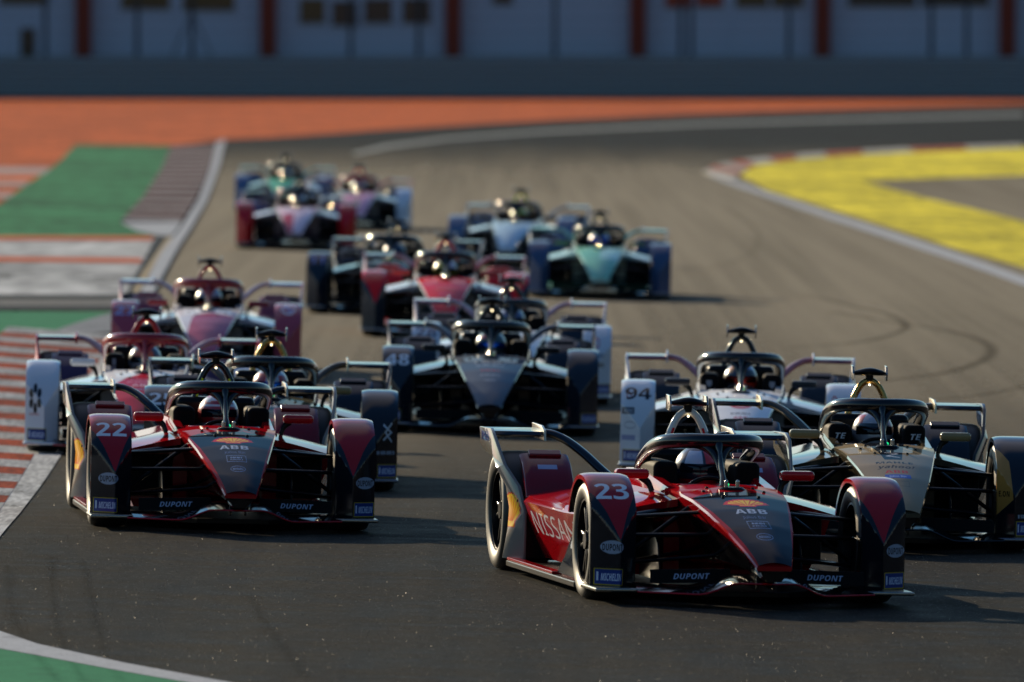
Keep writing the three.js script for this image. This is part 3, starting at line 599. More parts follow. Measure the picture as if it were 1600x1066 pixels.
{
  // floor with raised edges, tail
  const sh = new THREE.Shape([[.22, .42], [.7, -.2], [.83, -.42], [.83, -2.72], [.5, -2.9], [.5, -3.6], [-.5, -3.6], [-.5, -2.9], [-.83, -2.72], [-.83, -.42], [-.7, -.2], [-.22, .42]].map(([x, z]) => new THREE.Vector2(x, -z)));
  const g = new THREE.ExtrudeGeometry(sh, { depth: .024, bevelEnabled: true, bevelThickness: .004, bevelSize: .004, bevelSegments: 1 }); g.rotateX(-Math.PI / 2); g.translate(0, .045, 0);
  const f = add('floor', g, 'carbon');
  for (const s of [-1, 1]) add('floor_edge', new RoundedBoxGeometry(.06, .018, 1.55, 2, .006).translate(s * .80, .083, -1.95), 'trim', f);
  const tail = new RoundedBoxGeometry(.3, .22, .2, 3, .04).translate(0, .33, -3.62);
  add('tail_box', tail, 'carbon', f);
}

// ---------------------------------------------------------------- materials shared by the cars
const std = (color, roughness, o = {}) => new THREE.MeshStandardMaterial({ color, roughness, ...o });
const paint = (color, o = {}) => new THREE.MeshPhysicalMaterial({ color, roughness: .7, specularIntensity: 0, clearcoat: 1, clearcoatRoughness: .08, ...o });
const paints = new Map();
const gloss = (c) => { if (!paints.has(c)) paints.set(c, paint(c)); return paints.get(c); };
const satins = new Map();
const satin = (c) => { if (!satins.has(c)) satins.set(c, paint(c, { clearcoat: 1, clearcoatRoughness: .12 })); return satins.get(c); };
const metals = new Map();
const metal = (c, r = .22) => { if (!metals.has(c + r)) metals.set(c + r, std(c, r, { metalness: .9 })); return metals.get(c + r); };
const M = {
  carbon: new THREE.MeshPhysicalMaterial({ color: '#0b0c0e', roughness: .28, specularIntensity: .35 }), gloss: paint('#0c0d10'), black: std('#060607', .8), chrome: metal('#b9b6ae', .18), tyre: std('#2b2926', .5), rim: std('#2c2c2e', .28, { metalness: .8 }),
  greenled: std('#0a5030', .3, { emissive: '#14c878', emissiveIntensity: 1.2 }), amberled: std('#604018', .25, { emissive: '#ffe9b8', emissiveIntensity: 4 }),
};

// ---------------------------------------------------------------- printing a livery sheet
function shellMark(c, x, y, w, h) {                     // scallop mark
  const k = Math.PI, pts = []; for (let i = 0; i <= 24; i++) { const a = k - i / 24 * k, r = 1 + .04 * Math.cos(i * Math.PI); pts.push([x + w / 2 * Math.cos(a) * r, y + h * .55 - h * .62 * Math.sin(a) * r]); }
  c.beginPath(); pts.forEach(([px, py], i) => i ? c.lineTo(px, py) : c.moveTo(px, py)); c.lineTo(x + w * .22, y + h * .82); c.lineTo(x + w * .18, y + h); c.lineTo(x - w * .18, y + h); c.lineTo(x - w * .22, y + h * .82); c.closePath();
  c.fillStyle = '#f0c020'; c.fill(); c.lineWidth = w * .045; c.strokeStyle = '#d02518'; c.stroke();
  c.lineWidth = w * .022; for (let i = 1; i < 8; i++) { const a = k - i / 8 * k; c.beginPath(); c.moveTo(x + w * .1 * Math.cos(a), y + h * .82); c.lineTo(x + w * .43 * Math.cos(a), y + h * .55 - h * .52 * Math.sin(a)); c.stroke(); }
}
function fitText(c, t, x, y, w, h, style = 'bold', fam = 'sans-serif') {   // text stretched to a box centred on x, y
  c.save(); c.font = `${style} 100px ${fam}`; c.textAlign = 'center'; c.textBaseline = 'middle';
  const m = c.measureText(t).width || 1; c.translate(x, y); c.scale(w / m, h / 74); c.fillText(t, 0, 4); c.restore();
}
function oval(c, t, x, y, w, h, col) {
  c.beginPath(); c.ellipse(x, y, w / 2, h / 2, 0, 0, 7); c.fillStyle = col; c.fill(); c.fillStyle = '#14161c'; fitText(c, t, x, y, w * .86, h * .5);
}
function tyreMaker(c, x, y, w, h) { c.fillStyle = '#b39a20'; c.fillRect(x - w / 2 - w * .03, y - h / 2 - h * .06, w * 1.06, h * 1.12); c.fillStyle = '#1a3578'; c.fillRect(x - w / 2, y - h / 2, w, h); c.fillStyle = '#bcc8de'; fitText(c, 'MICHELIN', x + w * .07, y, w * .74, h * .5, 'italic bold'); c.fillRect(x - w * .44, y - h * .32, w * .07, h * .6); }
const rule = (c, x, y, w, h, col) => { c.fillStyle = col; for (let i = 0; i < 9; i++) c.fillRect(x - w / 2 + i * w / 9, y - h / 2, w / 9 * (i % 3 === 1 ? .45 : .75), h); };   // a line of print too small to read
function sheet(L, N) {
  const cv = canvasOf(N, N), c = cv.getContext('2d');
  c.fillStyle = L.body; c.fillRect(0, 0, N, N);
  const area = (n, f) => { const [x, y, w, h] = AREA[n]; c.save(); c.beginPath(); c.rect(x * N, y * N, w * N, h * N); c.clip(); c.translate(x * N, y * N); c.scale(N / 1024, N / 1024); f(w * 1024, h * 1024); c.restore(); };
  const fill = (n, col) => area(n, (w, h) => { c.fillStyle = col; c.fillRect(0, 0, w, h); });
  fill('body', L.body); fill('pod', L.podBase);
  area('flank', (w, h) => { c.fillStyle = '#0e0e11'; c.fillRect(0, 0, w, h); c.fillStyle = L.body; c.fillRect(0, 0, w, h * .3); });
  area('nose', (w, h) => { c.fillStyle = L.noseEdge ?? L.body; c.fillRect(0, 0, w, h); L.nose(c, w, h); });
  for (const [n, s] of [['podL', -1], ['podR', 1]]) area(n, (w, h) => {
    c.fillStyle = L.podBase; c.fillRect(0, 0, w, h);
    if (L.podV) {          // the crown and the V that runs down between the two prow facets
      c.beginPath(); c.moveTo(0, 0);
      for (let i = 0; i <= 40; i++) { const a = i / 40, x = lerp(POD.xi, POD.xo, s < 0 ? 1 - a : a); let t = 0; const edge = .505 - (.505 - facet(x)) * 1.75; while (t < 1 && podCurve.getPointAt(t).x > edge) t += .002; c.lineTo(a * w, (1 - t) * h); }
      c.lineTo(w, 0); c.closePath(); c.fillStyle = L.podV; c.fill();
    }
    if (L.pod) L.pod(c, w, h, s);
    if (L.num && (s < 0 || L.numBoth)) { c.fillStyle = L.numCol ?? '#d9dee8'; fitText(c, L.num, w * .5, h * (L.numY ?? .55), w * .8, h * .1, 'bold'); }
    if (!L.plain) { tyreMaker(c, s < 0 ? w * .36 : w * .72, h * .955, w * (s < 0 ? .55 : .5), h * .06); }
  });
  for (const [n, s] of [['sideL', -1], ['sideR', 1]]) area(n, (w, h) => { c.fillStyle = L.side ?? L.body; c.fillRect(0, 0, w, h); if (L.sideText) { c.fillStyle = L.sideCol ?? '#c8ccd4'; fitText(c, L.sideText, w * .46, h * .4, w * .78, h * .36, ''); } });
  for (const n of ['plateL', 'plateR']) area(n, (w, h) => { c.fillStyle = L.plate ?? '#55575a'; c.fillRect(0, 0, w, h); if (L.plateMark) L.plateMark(c, w, h, n === 'plateL'); });
  for (const n of ['flapL', 'flapR']) area(n, (w, h) => { c.fillStyle = L.flap ?? '#0d0e11'; c.fillRect(0, 0, w, h); if (L.flapText) { c.fillStyle = '#9fb0d0'; fitText(c, L.flapText, w * .5, h * .5, w * .45, h * .42, 'italic bold'); } });
  for (const n of ['vaneL', 'vaneR']) area(n, (w, h) => { c.fillStyle = L.vane ?? L.podBase; c.fillRect(0, 0, w, h); if (L.num) { c.fillStyle = L.numCol ?? '#d9dee8'; const q = n === 'vaneL' ? w * .76 : w * .24; fitText(c, L.num, q, h * .48, w * .4, h * .3); } });
  for (const n of ['headL', 'headR']) area(n, (w, h) => { c.fillStyle = '#0c0d10'; c.fillRect(0, 0, w, h); if (L.head) L.head(c, w, h); });
  for (const n of ['rearL', 'rearR']) area(n, (w, h) => { c.fillStyle = L.rear ?? L.body; c.fillRect(0, 0, w, h); if (L.rearMark) { c.fillStyle = '#8e9cc0'; c.fillRect(w * .3, h * .26, w * .4, h * .07); } });
  const t = new THREE.CanvasTexture(cv); t.colorSpace = THREE.SRGBColorSpace; t.generateMipmaps = true; t.anisotropy = 8;
  return t;
}
function helmetTexture(fn) { const cv = canvasOf(256, 128), c = cv.getContext('2d'); fn(c, 256, 128); const t = new THREE.CanvasTexture(cv); t.colorSpace = THREE.SRGBColorSpace; return t; }

// ---------------------------------------------------------------- driver: one continuous seated body, helmet on top
function bodyGeo() {
  const n = 72, S = .8, mc = new MarchingCubes(n, std('#222', .9), false, false, 90000), f = mc.field;
  const J = { pelvis: [0, .3, -1.42, .13], waist: [0, .38, -1.42, .12], chest: [0, .5, -1.36, .125], neck: [0, .575, -1.3, .06], head: [0, .64, -1.26, .085], sl: [.15, .52, -1.36, .06], el: [.2, .42, -1.08, .045], hl: [.12, .535, -.86, .035], hip: [.09, .28, -1.36, .085], knee: [.1, .4, -.95, .06], foot: [.08, .26, -.62, .045] };
  const bones = [['pelvis', 'waist'], ['waist', 'chest'], ['chest', 'neck'], ['neck', 'head']], side = [['chest', 'sl'], ['sl', 'el'], ['el', 'hl'], ['pelvis', 'hip'], ['hip', 'knee'], ['knee', 'foot']], segs = [];
  const flip = ([x, y, z, r]) => [-x, y, z, r];
  for (const [a, b] of bones) segs.push([J[a], J[b]]);
  for (const [a, b] of side) { segs.push([J[a], J[b]]); segs.push([a === 'chest' || a === 'pelvis' ? J[a] : flip(J[a]), flip(J[b])]); }
  for (const s of [1, -1]) for (const [dx, dy, l] of [[-.025, .01, .05], [-.008, .012, .06], [.01, .012, .058], [.026, .008, .046], [-.035, -.012, .035]]) segs.push([[s * (.12 + dx * .5), .535 + dy * .3, -.865, .011], [s * (.12 + dx), .545 + dy, -.865 + l, .0095]]);
  const cx = 0, cy = .45, cz = -1.05;
  for (let k = 0; k < n; k++) for (let j = 0; j < n; j++) for (let i = 0; i < n; i++) {
    const x = cx + ((i - n / 2) / (n / 2)) * S, y = cy + ((j - n / 2) / (n / 2)) * S, z = cz + ((k - n / 2) / (n / 2)) * S;
    let acc = 0;
    for (const [a, b] of segs) {
      const dx = b[0] - a[0], dy = b[1] - a[1], dz = b[2] - a[2], t = clamp(((x - a[0]) * dx + (y - a[1]) * dy + (z - a[2]) * dz) / (dx * dx + dy * dy + dz * dz), 0, 1);
      acc += Math.exp(-45 * (Math.hypot(x - a[0] - t * dx, y - a[1] - t * dy, z - a[2] - t * dz) - lerp(a[3], b[3], t)));
    }
    f[i + j * n + k * n * n] = acc > 0 ? Math.log(acc) / 45 : -5;
  }
  mc.isolation = 0; mc.update();
  const g = new THREE.BufferGeometry();
  g.setAttribute('position', new THREE.BufferAttribute(mc.positionArray.slice(0, mc.count * 3), 3));
  g.scale(S, S, S); g.translate(cx, cy, cz);
  const m = mergeVertices(g, 1e-4); m.computeVertexNormals();
  return m;
}
const BODY = bodyGeo();
const HELMET = new THREE.SphereGeometry(.134, 36, 26).scale(.98, 1, 1.1);
{ const p = HELMET.attributes.position; for (let i = 0; i < p.count; i++) { const y = p.getY(i), z = p.getZ(i); if (y < 0 && z > 0) p.setZ(i, z * (1 + .12 * Math.min(1, -y / .08))); if (y < -.1) p.setY(i, -.1 - (-.1 - y) * .3); } HELMET.computeVertexNormals(); }
const VISOR = new THREE.SphereGeometry(.137, 30, 10, Math.PI / 2 - 1.0, 2.0, 1.3, .36).scale(.985, 1, 1.105);
const RIM = new THREE.TorusGeometry(.125, .009, 8, 40, 2.3).rotateZ(-1.15).rotateX(Math.PI / 2).rotateY(-Math.PI / 2).scale(.99, 1, 1.16);

// ---------------------------------------------------------------- placing a car
function car(L) {
  const g = new THREE.Group(); g.name = numbered('race_car'); scene.add(g);
  tag(g, L.label, 'race car', 'single-seater race cars on the track');
  const yaw = L.yaw * Math.PI / 180, fx = L.x, fz = -L.Z, fwd = [Math.sin(yaw), Math.cos(yaw)], lat = [Math.cos(yaw), -Math.sin(yaw)];
  const at = (a, b) => { const x = fx + lat[0] * a + fwd[0] * b, z = fz + lat[1] * a + fwd[1] * b; return new THREE.Vector3(x, groundY(x, -z), z); };
  const F = at(0, 0), R = at(0, -3.1), l = at(-.75, 0), r = at(.75, 0), Zx = F.clone().sub(R).normalize(), X = r.clone().sub(l).normalize(), Y = Zx.clone().cross(X).normalize();
  X.crossVectors(Y, Zx).normalize();
  g.position.copy(F); g.setRotationFromMatrix(new THREE.Matrix4().makeBasis(X, Y, Zx));
  const liv = new THREE.MeshPhysicalMaterial({ map: sheet(L, L.size ?? 1024), roughness: .7, specularIntensity: 0, clearcoat: 1, clearcoatRoughness: .1 });
  const print = liv.clone(); print.clearcoat = .36; print.clearcoatRoughness = .06;
  const shiny = liv.clone(); shiny.clearcoat = 1; shiny.clearcoatRoughness = .06;
  const matte = new THREE.MeshPhysicalMaterial({ map: liv.map, roughness: .7, specularIntensity: .2 });
  const slot = { ...M, livery: liv, print, liverygloss: shiny, matte, ridge: satin(L.rear ?? L.body), body: gloss(L.body), bodygloss: gloss(L.body), halo: satin(L.halo), hoop: L.hoopMetal ? metal(L.hoop) : gloss(L.hoop), strip: gloss(L.strip ?? L.hoop), mirror: gloss(L.mirror), foot: metal(L.foot ?? '#8d9096', .2), trim: gloss(L.trim ?? '#15161a'), wing: satin(L.wing), fence: metal(L.fence ?? '#a9a49a', .25), arm: gloss(L.arm ?? L.wing) };
  const made = [];
  for (const s of SHAPES) { const m = shade(new THREE.Mesh(s.geo, slot[s.slot])); m.name = s.name; (s.parent === null ? g : made[s.parent]).add(m); made.push(m); }
  for (const w of WHEELS) { const q = new THREE.Group(); q.name = 'wheel'; q.position.set(...w.at); g.add(q); mesh('tyre', w.tyre, M.tyre, q); mesh('rim', w.rim, M.rim, q); }
  // driver
  const d = shade(new THREE.Mesh(BODY, std(L.suit ?? '#23252c', .9))); d.name = numbered('person'); scene.add(d);
  d.position.copy(g.position); d.quaternion.copy(g.quaternion);
  tag(d, L.driver, 'person', 'drivers seated in the race cars');
  const h = shade(new THREE.Mesh(HELMET, new THREE.MeshPhysicalMaterial({ map: helmetTexture(L.helmet), roughness: .3, clearcoat: 1, clearcoatRoughness: .05 }))); h.name = 'helmet'; h.position.set(0, .674, -1.235); d.add(h);
  const v = shade(new THREE.Mesh(VISOR, std(L.visor ?? '#1a2230', .1, { metalness: L.visor ? .85 : .5 }))); v.name = 'visor'; h.add(v);
  return g;
}

// helmet prints: u = .25 faces forward
const bands = (base, ...rows) => (c, w, h) => { c.fillStyle = base; c.fillRect(0, 0, w, h); for (const [col, y0, y1, x0 = 0, x1 = 1] of rows) { c.fillStyle = col; c.fillRect(x0 * w, y0 * h, (x1 - x0) * w, (y1 - y0) * h); } };

// ---------------------------------------------------------------- the cars
const redBlackNose = (c, w, h) => {
  c.fillStyle = '#1b1d24'; c.beginPath(); c.moveTo(w * .1, h * .33); c.quadraticCurveTo(w * .5, h * .2, w * .9, h * .33); c.lineTo(w * .9, h * .34); c.lineTo(w * .66, h); c.lineTo(w * .37, h); c.closePath(); c.fill();
  shellMark(c, w * .5, h * .42, w * .34, h * .085);
  c.fillStyle = '#b9c2d2'; fitText(c, 'ABB', w * .5, h * .565, w * .28, h * .05);
  c.fillStyle = '#6d7fa8'; fitText(c, 'Julius Bär', w * .5, h * .63, w * .2, h * .028, '');
  c.strokeStyle = '#7c8cae'; c.lineWidth = 3; c.strokeRect(w * .41, h * .675, w * .18, h * .07); rule(c, w * .5, h * .7, w * .11, h * .018, '#8fa0c4'); rule(c, w * .5, h * .725, w * .12, h * .01, '#8fa0c4');
  c.beginPath(); c.ellipse(w * .5, h * .82, w * .068, h * .028, 0, 0, 7); c.stroke(); c.fillStyle = '#9aaacc'; fitText(c, 'NISMO', w * .5, h * .82, w * .1, h * .02);
};
const RED = '#9a0c16';
const redBlack = {
  body: RED, podBase: '#15181f', podV: RED, nose: redBlackNose, halo: '#101218', hoop: '#15171c', mirror: '#a81019', wing: '#12161e', trim: RED, sideText: 'NISSAN', plate: '#77756f', vane: '#1d2530', rear: '#6d0f1c', rearMark: true, flapText: 'DUPONT', foot: '#9a9890',
  pod: (c, w, h, s) => oval(c, 'DUPONT', w * (s < 0 ? .42 : .74), h * .83, w * .48, h * .06, '#8d98ac'),
  plateMark: (c, w, h, left) => { shellMark(c, w * (left ? .87 : .13), h * .5, w * .19, h * .25); c.fillStyle = '#27406e'; c.fillRect(left ? w * .08 : w * .6, h * .03, w * .3, h * .07); },
};
car({ ...redBlack, x: 1.232, Z: 63, yaw: 9.4, num: '23', hoop: '#d8d6d0', strip: '#d01414', helmet: bands('#23283a', ['#d81414', .2, .42, .28, .5], ['#cfd6e6', .2, .45, .12, .26], ['#c8102a', .62, .75]), driver: 'driver in blue and red helmet in the nearest red car', label: 'red and black race car number 23, nearest of all' });
car({ ...redBlack, x: -1.764, Z: 70.7, yaw: 5, num: '22', strip: '#c8d818', helmet: bands('#b01424', ['#d8d8dc', .2, .27, 0, .5], ['#d8d8dc', .33, .37], ['#c8c8cc', .1, .3, .1, .16], ['#c8c8cc', .62, .7], ['#c8c8cc', .2, .6, .4, .46]), driver: 'driver in red and white helmet in car number 22', label: 'red and black race car number 22 beside the white line' });

const GOLD = '#8a6f3e';
const darkNose = (base, txt) => (c, w, h) => {
  c.fillStyle = base; c.fillRect(0, 0, w, h); c.fillStyle = '#1a1d24'; c.beginPath(); c.moveTo(w * .3, 0); c.lineTo(w * .7, 0); c.lineTo(w * .58, h * .48); c.lineTo(w * .42, h * .48); c.closePath(); c.fill();
  txt(c, w, h);
};
const blackGold = {
  body: '#16181d', podBase: '#12151c', halo: '#0f1116', hoop: '#b08a4e', hoopMetal: true, mirror: '#8f7a52', wing: '#10141b', trim: '#1a1b20', side: '#1a1a1c', plate: '#2a2b2e', rear: '#161a24', foot: '#6f7683', flap: '#0d0e11', fence: '#c9bca0', arm: '#4a4438',
};
car({ ...blackGold, x: -1.69, Z: 79.2, yaw: 1.4, num: '25',  noseEdge: '#7b6a48', nose: darkNose('#55503f', (c, w, h) => { c.fillStyle = '#d0d0d0'; fitText(c, 'DS', w * .5, h * .4, w * .14, h * .05); rule(c, w * .5, h * .55, w * .3, h * .03, '#20232a'); c.fillStyle = '#c03020'; fitText(c, 'ABB', w * .5, h * .64, w * .2, h * .035); }),
  pod: (c, w, h, s) => { if (s > 0) { c.strokeStyle = '#b9c0cc'; c.lineWidth = 7; c.beginPath(); c.moveTo(w * .6, h * .7); c.lineTo(w * .82, h * .745); c.lineTo(w * .6, h * .79); c.moveTo(w * .84, h * .69); c.lineTo(w * .66, h * .745); c.lineTo(w * .84, h * .8); c.stroke(); rule(c, w * .68, h * .86, w * .5, h * .02, '#8f9aac'); } },
  visor: '#2a6fd0', helmet: bands('#b9bcc6', ['#c42a18', .25, .5, .04, .2], ['#c42a18', .3, .52, .33, .5], ['#20242e', .5, .62], ['#d8d8dc', 0, .2]), driver: 'driver in red and silver helmet behind car number 22', label: 'black and gold race car number 25 directly behind car number 22' });
car({ ...blackGold, x: 2.308, Z: 70, yaw: 3, num: null, head: (c, w, h) => { c.fillStyle = '#c4ccd8'; fitText(c, 'TE', w * .5, h * .42, w * .5, h * .22, 'italic bold'); }, body: '#4b4436', side: '#1a1a1c', noseEdge: '#7a6a50', nose: darkNose('#8a7b62', (c, w, h) => {
  c.strokeStyle = '#c8ccd4'; c.lineWidth = 4; c.beginPath(); c.moveTo(w * .44, h * .36); c.lineTo(w * .56, h * .38); c.lineTo(w * .45, h * .42); c.lineTo(w * .57, h * .44); c.stroke(); c.fillStyle = '#c8ccd4'; fitText(c, 'T', w * .46, h * .2, w * .03, h * .02);
  c.fillStyle = '#23211d'; fitText(c, 'MAHLE', w * .5, h * .525, w * .36, h * .032); fitText(c, 'yahoo!', w * .5, h * .58, w * .34, h * .036, 'italic bold'); c.fillStyle = '#b5282a'; fitText(c, 'ABB', w * .5, h * .645, w * .22, h * .034); c.fillStyle = '#3a56a8'; c.fillRect(w * .38, h * .68, w * .24, h * .045); c.fillStyle = '#c9d2e6'; fitText(c, 'Julius Bär', w * .5, h * .702, w * .16, h * .022, ''); c.strokeStyle = '#6b6254'; c.lineWidth = 2; c.strokeRect(w * .41, h * .755, w * .18, h * .05);
}), pod: (c, w, h, s) => { c.fillStyle = '#a9793a'; c.beginPath(); if (s > 0) { c.moveTo(0, h * .52); c.lineTo(w * .3, h * .62); c.lineTo(w * .38, h * .82); c.lineTo(0, h * .9); } else { c.moveTo(w, h * .52); c.lineTo(w * .7, h * .62); c.lineTo(w * .62, h * .82); c.lineTo(w, h * .9); } c.fill(); c.fillStyle = '#1a1410'; fitText(c, 'E.ON', s > 0 ? w * .17 : w * .83, h * .79, w * .26, h * .03); if (s > 0) rule(c, w * .7, h * .9, w * .4, h * .018, '#9aa4b4'); },
  visor: '#27303c', helmet: bands('#aeb2bc', ['#b02020', .2, .42, 0, .14], ['#20242c', .36, .42], ['#b02020', .3, .5, .38, .5], ['#d8dadf', 0, .18]), driver: 'driver in silver helmet in the car cut by the frame edge', label: 'black and gold race car cut off by the edge of the frame' });

const whiteBits = (c, w, h, lines) => lines.forEach(([y, ww, col, t]) => { if (t) { c.fillStyle = col; fitText(c, t, w * .5, h * y, w * ww, h * .036); } else rule(c, w * .5, h * y, w * ww, h * .02, col); });
const WHITE = '#c9ced6';
car({ x: 1.675, Z: 84, yaw: -1, num: '94', head: (c, w, h) => { c.fillStyle = '#8d94a4'; c.beginPath(); c.moveTo(w * .35, h * .3); c.lineTo(w * .65, h * .3); c.lineTo(w * .65, h * .5); c.lineTo(w * .5, h * .62); c.lineTo(w * .35, h * .5); c.closePath(); c.fill(); }, numCol: '#17181c', numY: .56, body: WHITE, podBase: '#cfd4dc', halo: '#14161b', hoop: '#1a1b1f', mirror: '#24262b', wing: '#7d4a5c', arm: '#a06a76', foot: '#b7bbc2', side: WHITE, plate: '#c2c5ca', rear: '#23252b', fence: '#b9a4a4', trim: '#8a8f98', suit: '#6a1a1c',
  nose: (c, w, h) => { c.fillStyle = '#dde1e8'; c.fillRect(0, 0, w, h); c.strokeStyle = '#c0304a'; c.lineWidth = 16; c.beginPath(); c.ellipse(w * .5, h * .5, w * .12, h * .07, 0, 0, 7); c.stroke(); rule(c, w * .5, h * .66, w * .22, h * .02, '#2a2a30'); c.fillStyle = '#c0304a'; fitText(c, 'ABB', w * .5, h * .72, w * .16, h * .034); },
  pod: (c, w, h, s) => { c.strokeStyle = '#b02238'; c.lineWidth = 7; c.beginPath(); c.ellipse(w * .24, h * .585, w * .065, h * .025, .25, 0, 7); c.stroke(); c.fillStyle = '#1d2026'; c.fillRect(w * .04, h * .67, w * .36, h * .042); c.fillStyle = '#c8ccd4'; fitText(c, 'BOSS', w * .22, h * .691, w * .28, h * .028); c.strokeStyle = '#8d95a6'; c.lineWidth = 3; c.beginPath(); c.ellipse(w * .28, h * .78, w * .17, h * .02, 0, 0, 7); c.stroke(); c.fillStyle = '#8a93b8'; c.fillRect(w * .04, h * .84, w * .4, h * .03); },
  visor: '#8a2018', helmet: bands('#2a2c36', ['#d08a2a', .2, .36, .06, .16], ['#c03018', .5, .7, .2, .46], ['#7d86b0', .1, .28, .3, .5]), driver: 'driver in dark helmet in white car number 94', label: 'white race car number 94 with black halo' });
car({ x: -.188, Z: 93, yaw: 0, num: '48', numY: .57, body: '#17191e', podBase: '#1d222b', halo: '#101319', hoop: '#2a2c30', mirror: '#15171b', wing: '#1a2230', arm: '#565c66', foot: '#7d838e', side: '#191b20', plate: '#2d3138', rear: '#1d222c', trim: '#3c424c', noseEdge: '#5f666f',
  nose: (c, w, h) => { c.fillStyle = '#555d69'; c.fillRect(0, 0, w, h); whiteBits(c, w, h, [[.38, .4, '#c4cad2'], [.45, .34, '#aab0ba'], [.55, .24, '#b03040'], [.63, .24, '#9aa2ae'], [.72, .14, '#9aa2ae']]); },
  visor: '#2470e8', helmet: bands('#2c4a48', ['#c8384a', .24, .34, .12, .3], ['#2f5d3c', .1, .25], ['#6a5f80', .6, .8]), driver: 'driver with bright blue visor in black car 48', label: 'black and silver race car number 48 in the middle' });
car({ x: -.017, Z: 100.6, yaw: .3, num: '28', numCol: '#3d4c66', body: '#bfc6d2', podBase: '#c3cad6', halo: '#15171d', hoop: '#1a1b20', strip: '#c01818', mirror: '#1a1b20', wing: '#8a5a72', arm: '#a88a98', foot: '#b8bcc4', side: WHITE, plate: '#c2b6bc', rear: '#1d222c', fence: '#c0b0b4', size: 512,
  nose: (c, w, h) => { c.fillStyle = '#d3d8e0'; c.fillRect(0, 0, w, h); }, pod: (c, w, h, s) => { if (s > 0) { c.strokeStyle = '#b03a52'; c.lineWidth = 8; c.beginPath(); c.ellipse(w * .45, h * .62, w * .12, h * .04, 0, 0, 7); c.stroke(); rule(c, w * .5, h * .72, w * .5, h * .03, '#5a6272'); rule(c, w * .5, h * .79, w * .5, h * .03, '#6a5f52'); } },
  helmet: bands('#23293a', ['#4a5a8a', .2, .4]), driver: 'driver in navy helmet behind the black number 48 car', label: 'white race car with pinkish wings right behind number 48' });
const petals = (c, x, y, r) => { c.fillStyle = '#22262e'; for (let i = 0; i < 6; i++) { const a = i * Math.PI / 3 + .5; c.beginPath(); c.ellipse(x + r * Math.cos(a), y + r * .9 * Math.sin(a), r * .48, r * .42, a, 0, 7); c.fill(); } };
car({ x: -2.797, Z: 86, yaw: 1.3, num: null, head: (c, w, h) => { c.fillStyle = '#6a7488'; c.fillRect(w * .4, h * .2, w * .2, h * .3); c.fillRect(w * .35, h * .55, w * .25, h * .2); }, body: '#ccd0d8', podBase: '#ced4de', halo: '#8c0f1c', hoop: '#b01020', mirror: '#c3c8d0', wing: '#6a1230', arm: '#b08a90', foot: '#cfd2d8', side: WHITE, plate: '#b01830', rear: '#3a2a48', trim: '#b84a3a', fence: '#b02030',
  nose: (c, w, h) => { c.fillStyle = '#d9dce4'; c.fillRect(0, 0, w, h); c.fillStyle = '#b51c34'; c.beginPath(); c.moveTo(w * .5, h * .22); c.lineTo(w * .86, h * .5); c.lineTo(w * .8, h); c.lineTo(w * .2, h); c.lineTo(w * .14, h * .5); c.closePath(); c.fill(); whiteBits(c, w, h, [[.4, .3, '#d27a88'], [.46, .36, '#d27a88'], [.53, .26, '#e0b8c0', 'ABB'], [.6, .2, '#7a86b8']]); },
  pod: (c, w, h, s) => { petals(c, w * .3, h * .74, w * .14); rule(c, w * .28, h * .84, w * .3, h * .014, '#c08a8a'); },
  visor: '#39505e', helmet: bands('#3f4650', ['#c8642a', .3, .48, .12, .34], ['#8fa3b4', .5, .7]), driver: 'driver in grey and orange helmet under a red halo on the kerb', label: 'white race car with red halo and red nose on the kerb' });
car({ x: -2.842, Z: 105.6, yaw: .8, num: '27', numCol: '#8fa0d8',  body: '#cdd0da', podBase: '#a04458', podV: null, halo: '#86141e', hoop: '#a01822', mirror: '#8a1a28', wing: '#8a7aa8', arm: '#c0a8ac', foot: '#b9a6ac', side: '#b9b4c4', plate: '#b58a94', rear: '#7a3a4c', fence: '#c0b0b4', suit: '#6a1418',
  nose: (c, w, h) => { c.fillStyle = '#d6d6e0'; c.fillRect(0, 0, w, h); c.fillStyle = '#b05a74'; c.beginPath(); c.moveTo(w * .3, h * .42); c.quadraticCurveTo(w * .5, h * .22, w * .9, h * .36); c.lineTo(w * .8, h); c.lineTo(w * .2, h); c.closePath(); c.fill(); whiteBits(c, w, h, [[.56, .3, '#c88aa4'], [.64, .2, '#c88aa4']]); },
  pod: (c, w, h, s) => { if (s > 0) { c.strokeStyle = '#cfd6ea'; c.lineWidth = 9; c.beginPath(); c.ellipse(w * .5, h * .5, w * .25, h * .06, 0, 0, 7); c.stroke(); c.fillStyle = '#6a86c8'; c.beginPath(); c.moveTo(w * .5, h * .5); c.ellipse(w * .5, h * .5, w * .18, h * .042, 0, 0, Math.PI / 2); c.fill(); c.beginPath(); c.moveTo(w * .5, h * .5); c.ellipse(w * .5, h * .5, w * .18, h * .042, 0, Math.PI, Math.PI * 1.5); c.fill(); } },
  helmet: bands('#30343e', ['#8a98a8', .2, .4, .1, .4], ['#b03018', .5, .7]), driver: 'driver under the red halo of car number 27', label: 'white and purple race car number 27 with red halo' });
const far = { size: 512, foot: '#9aa0a8', halo: '#14171d', hoop: '#181a1f', mirror: '#1c1e24', wing: '#2a3240', arm: '#8a9098', fence: '#b9b4ac', plain: true };
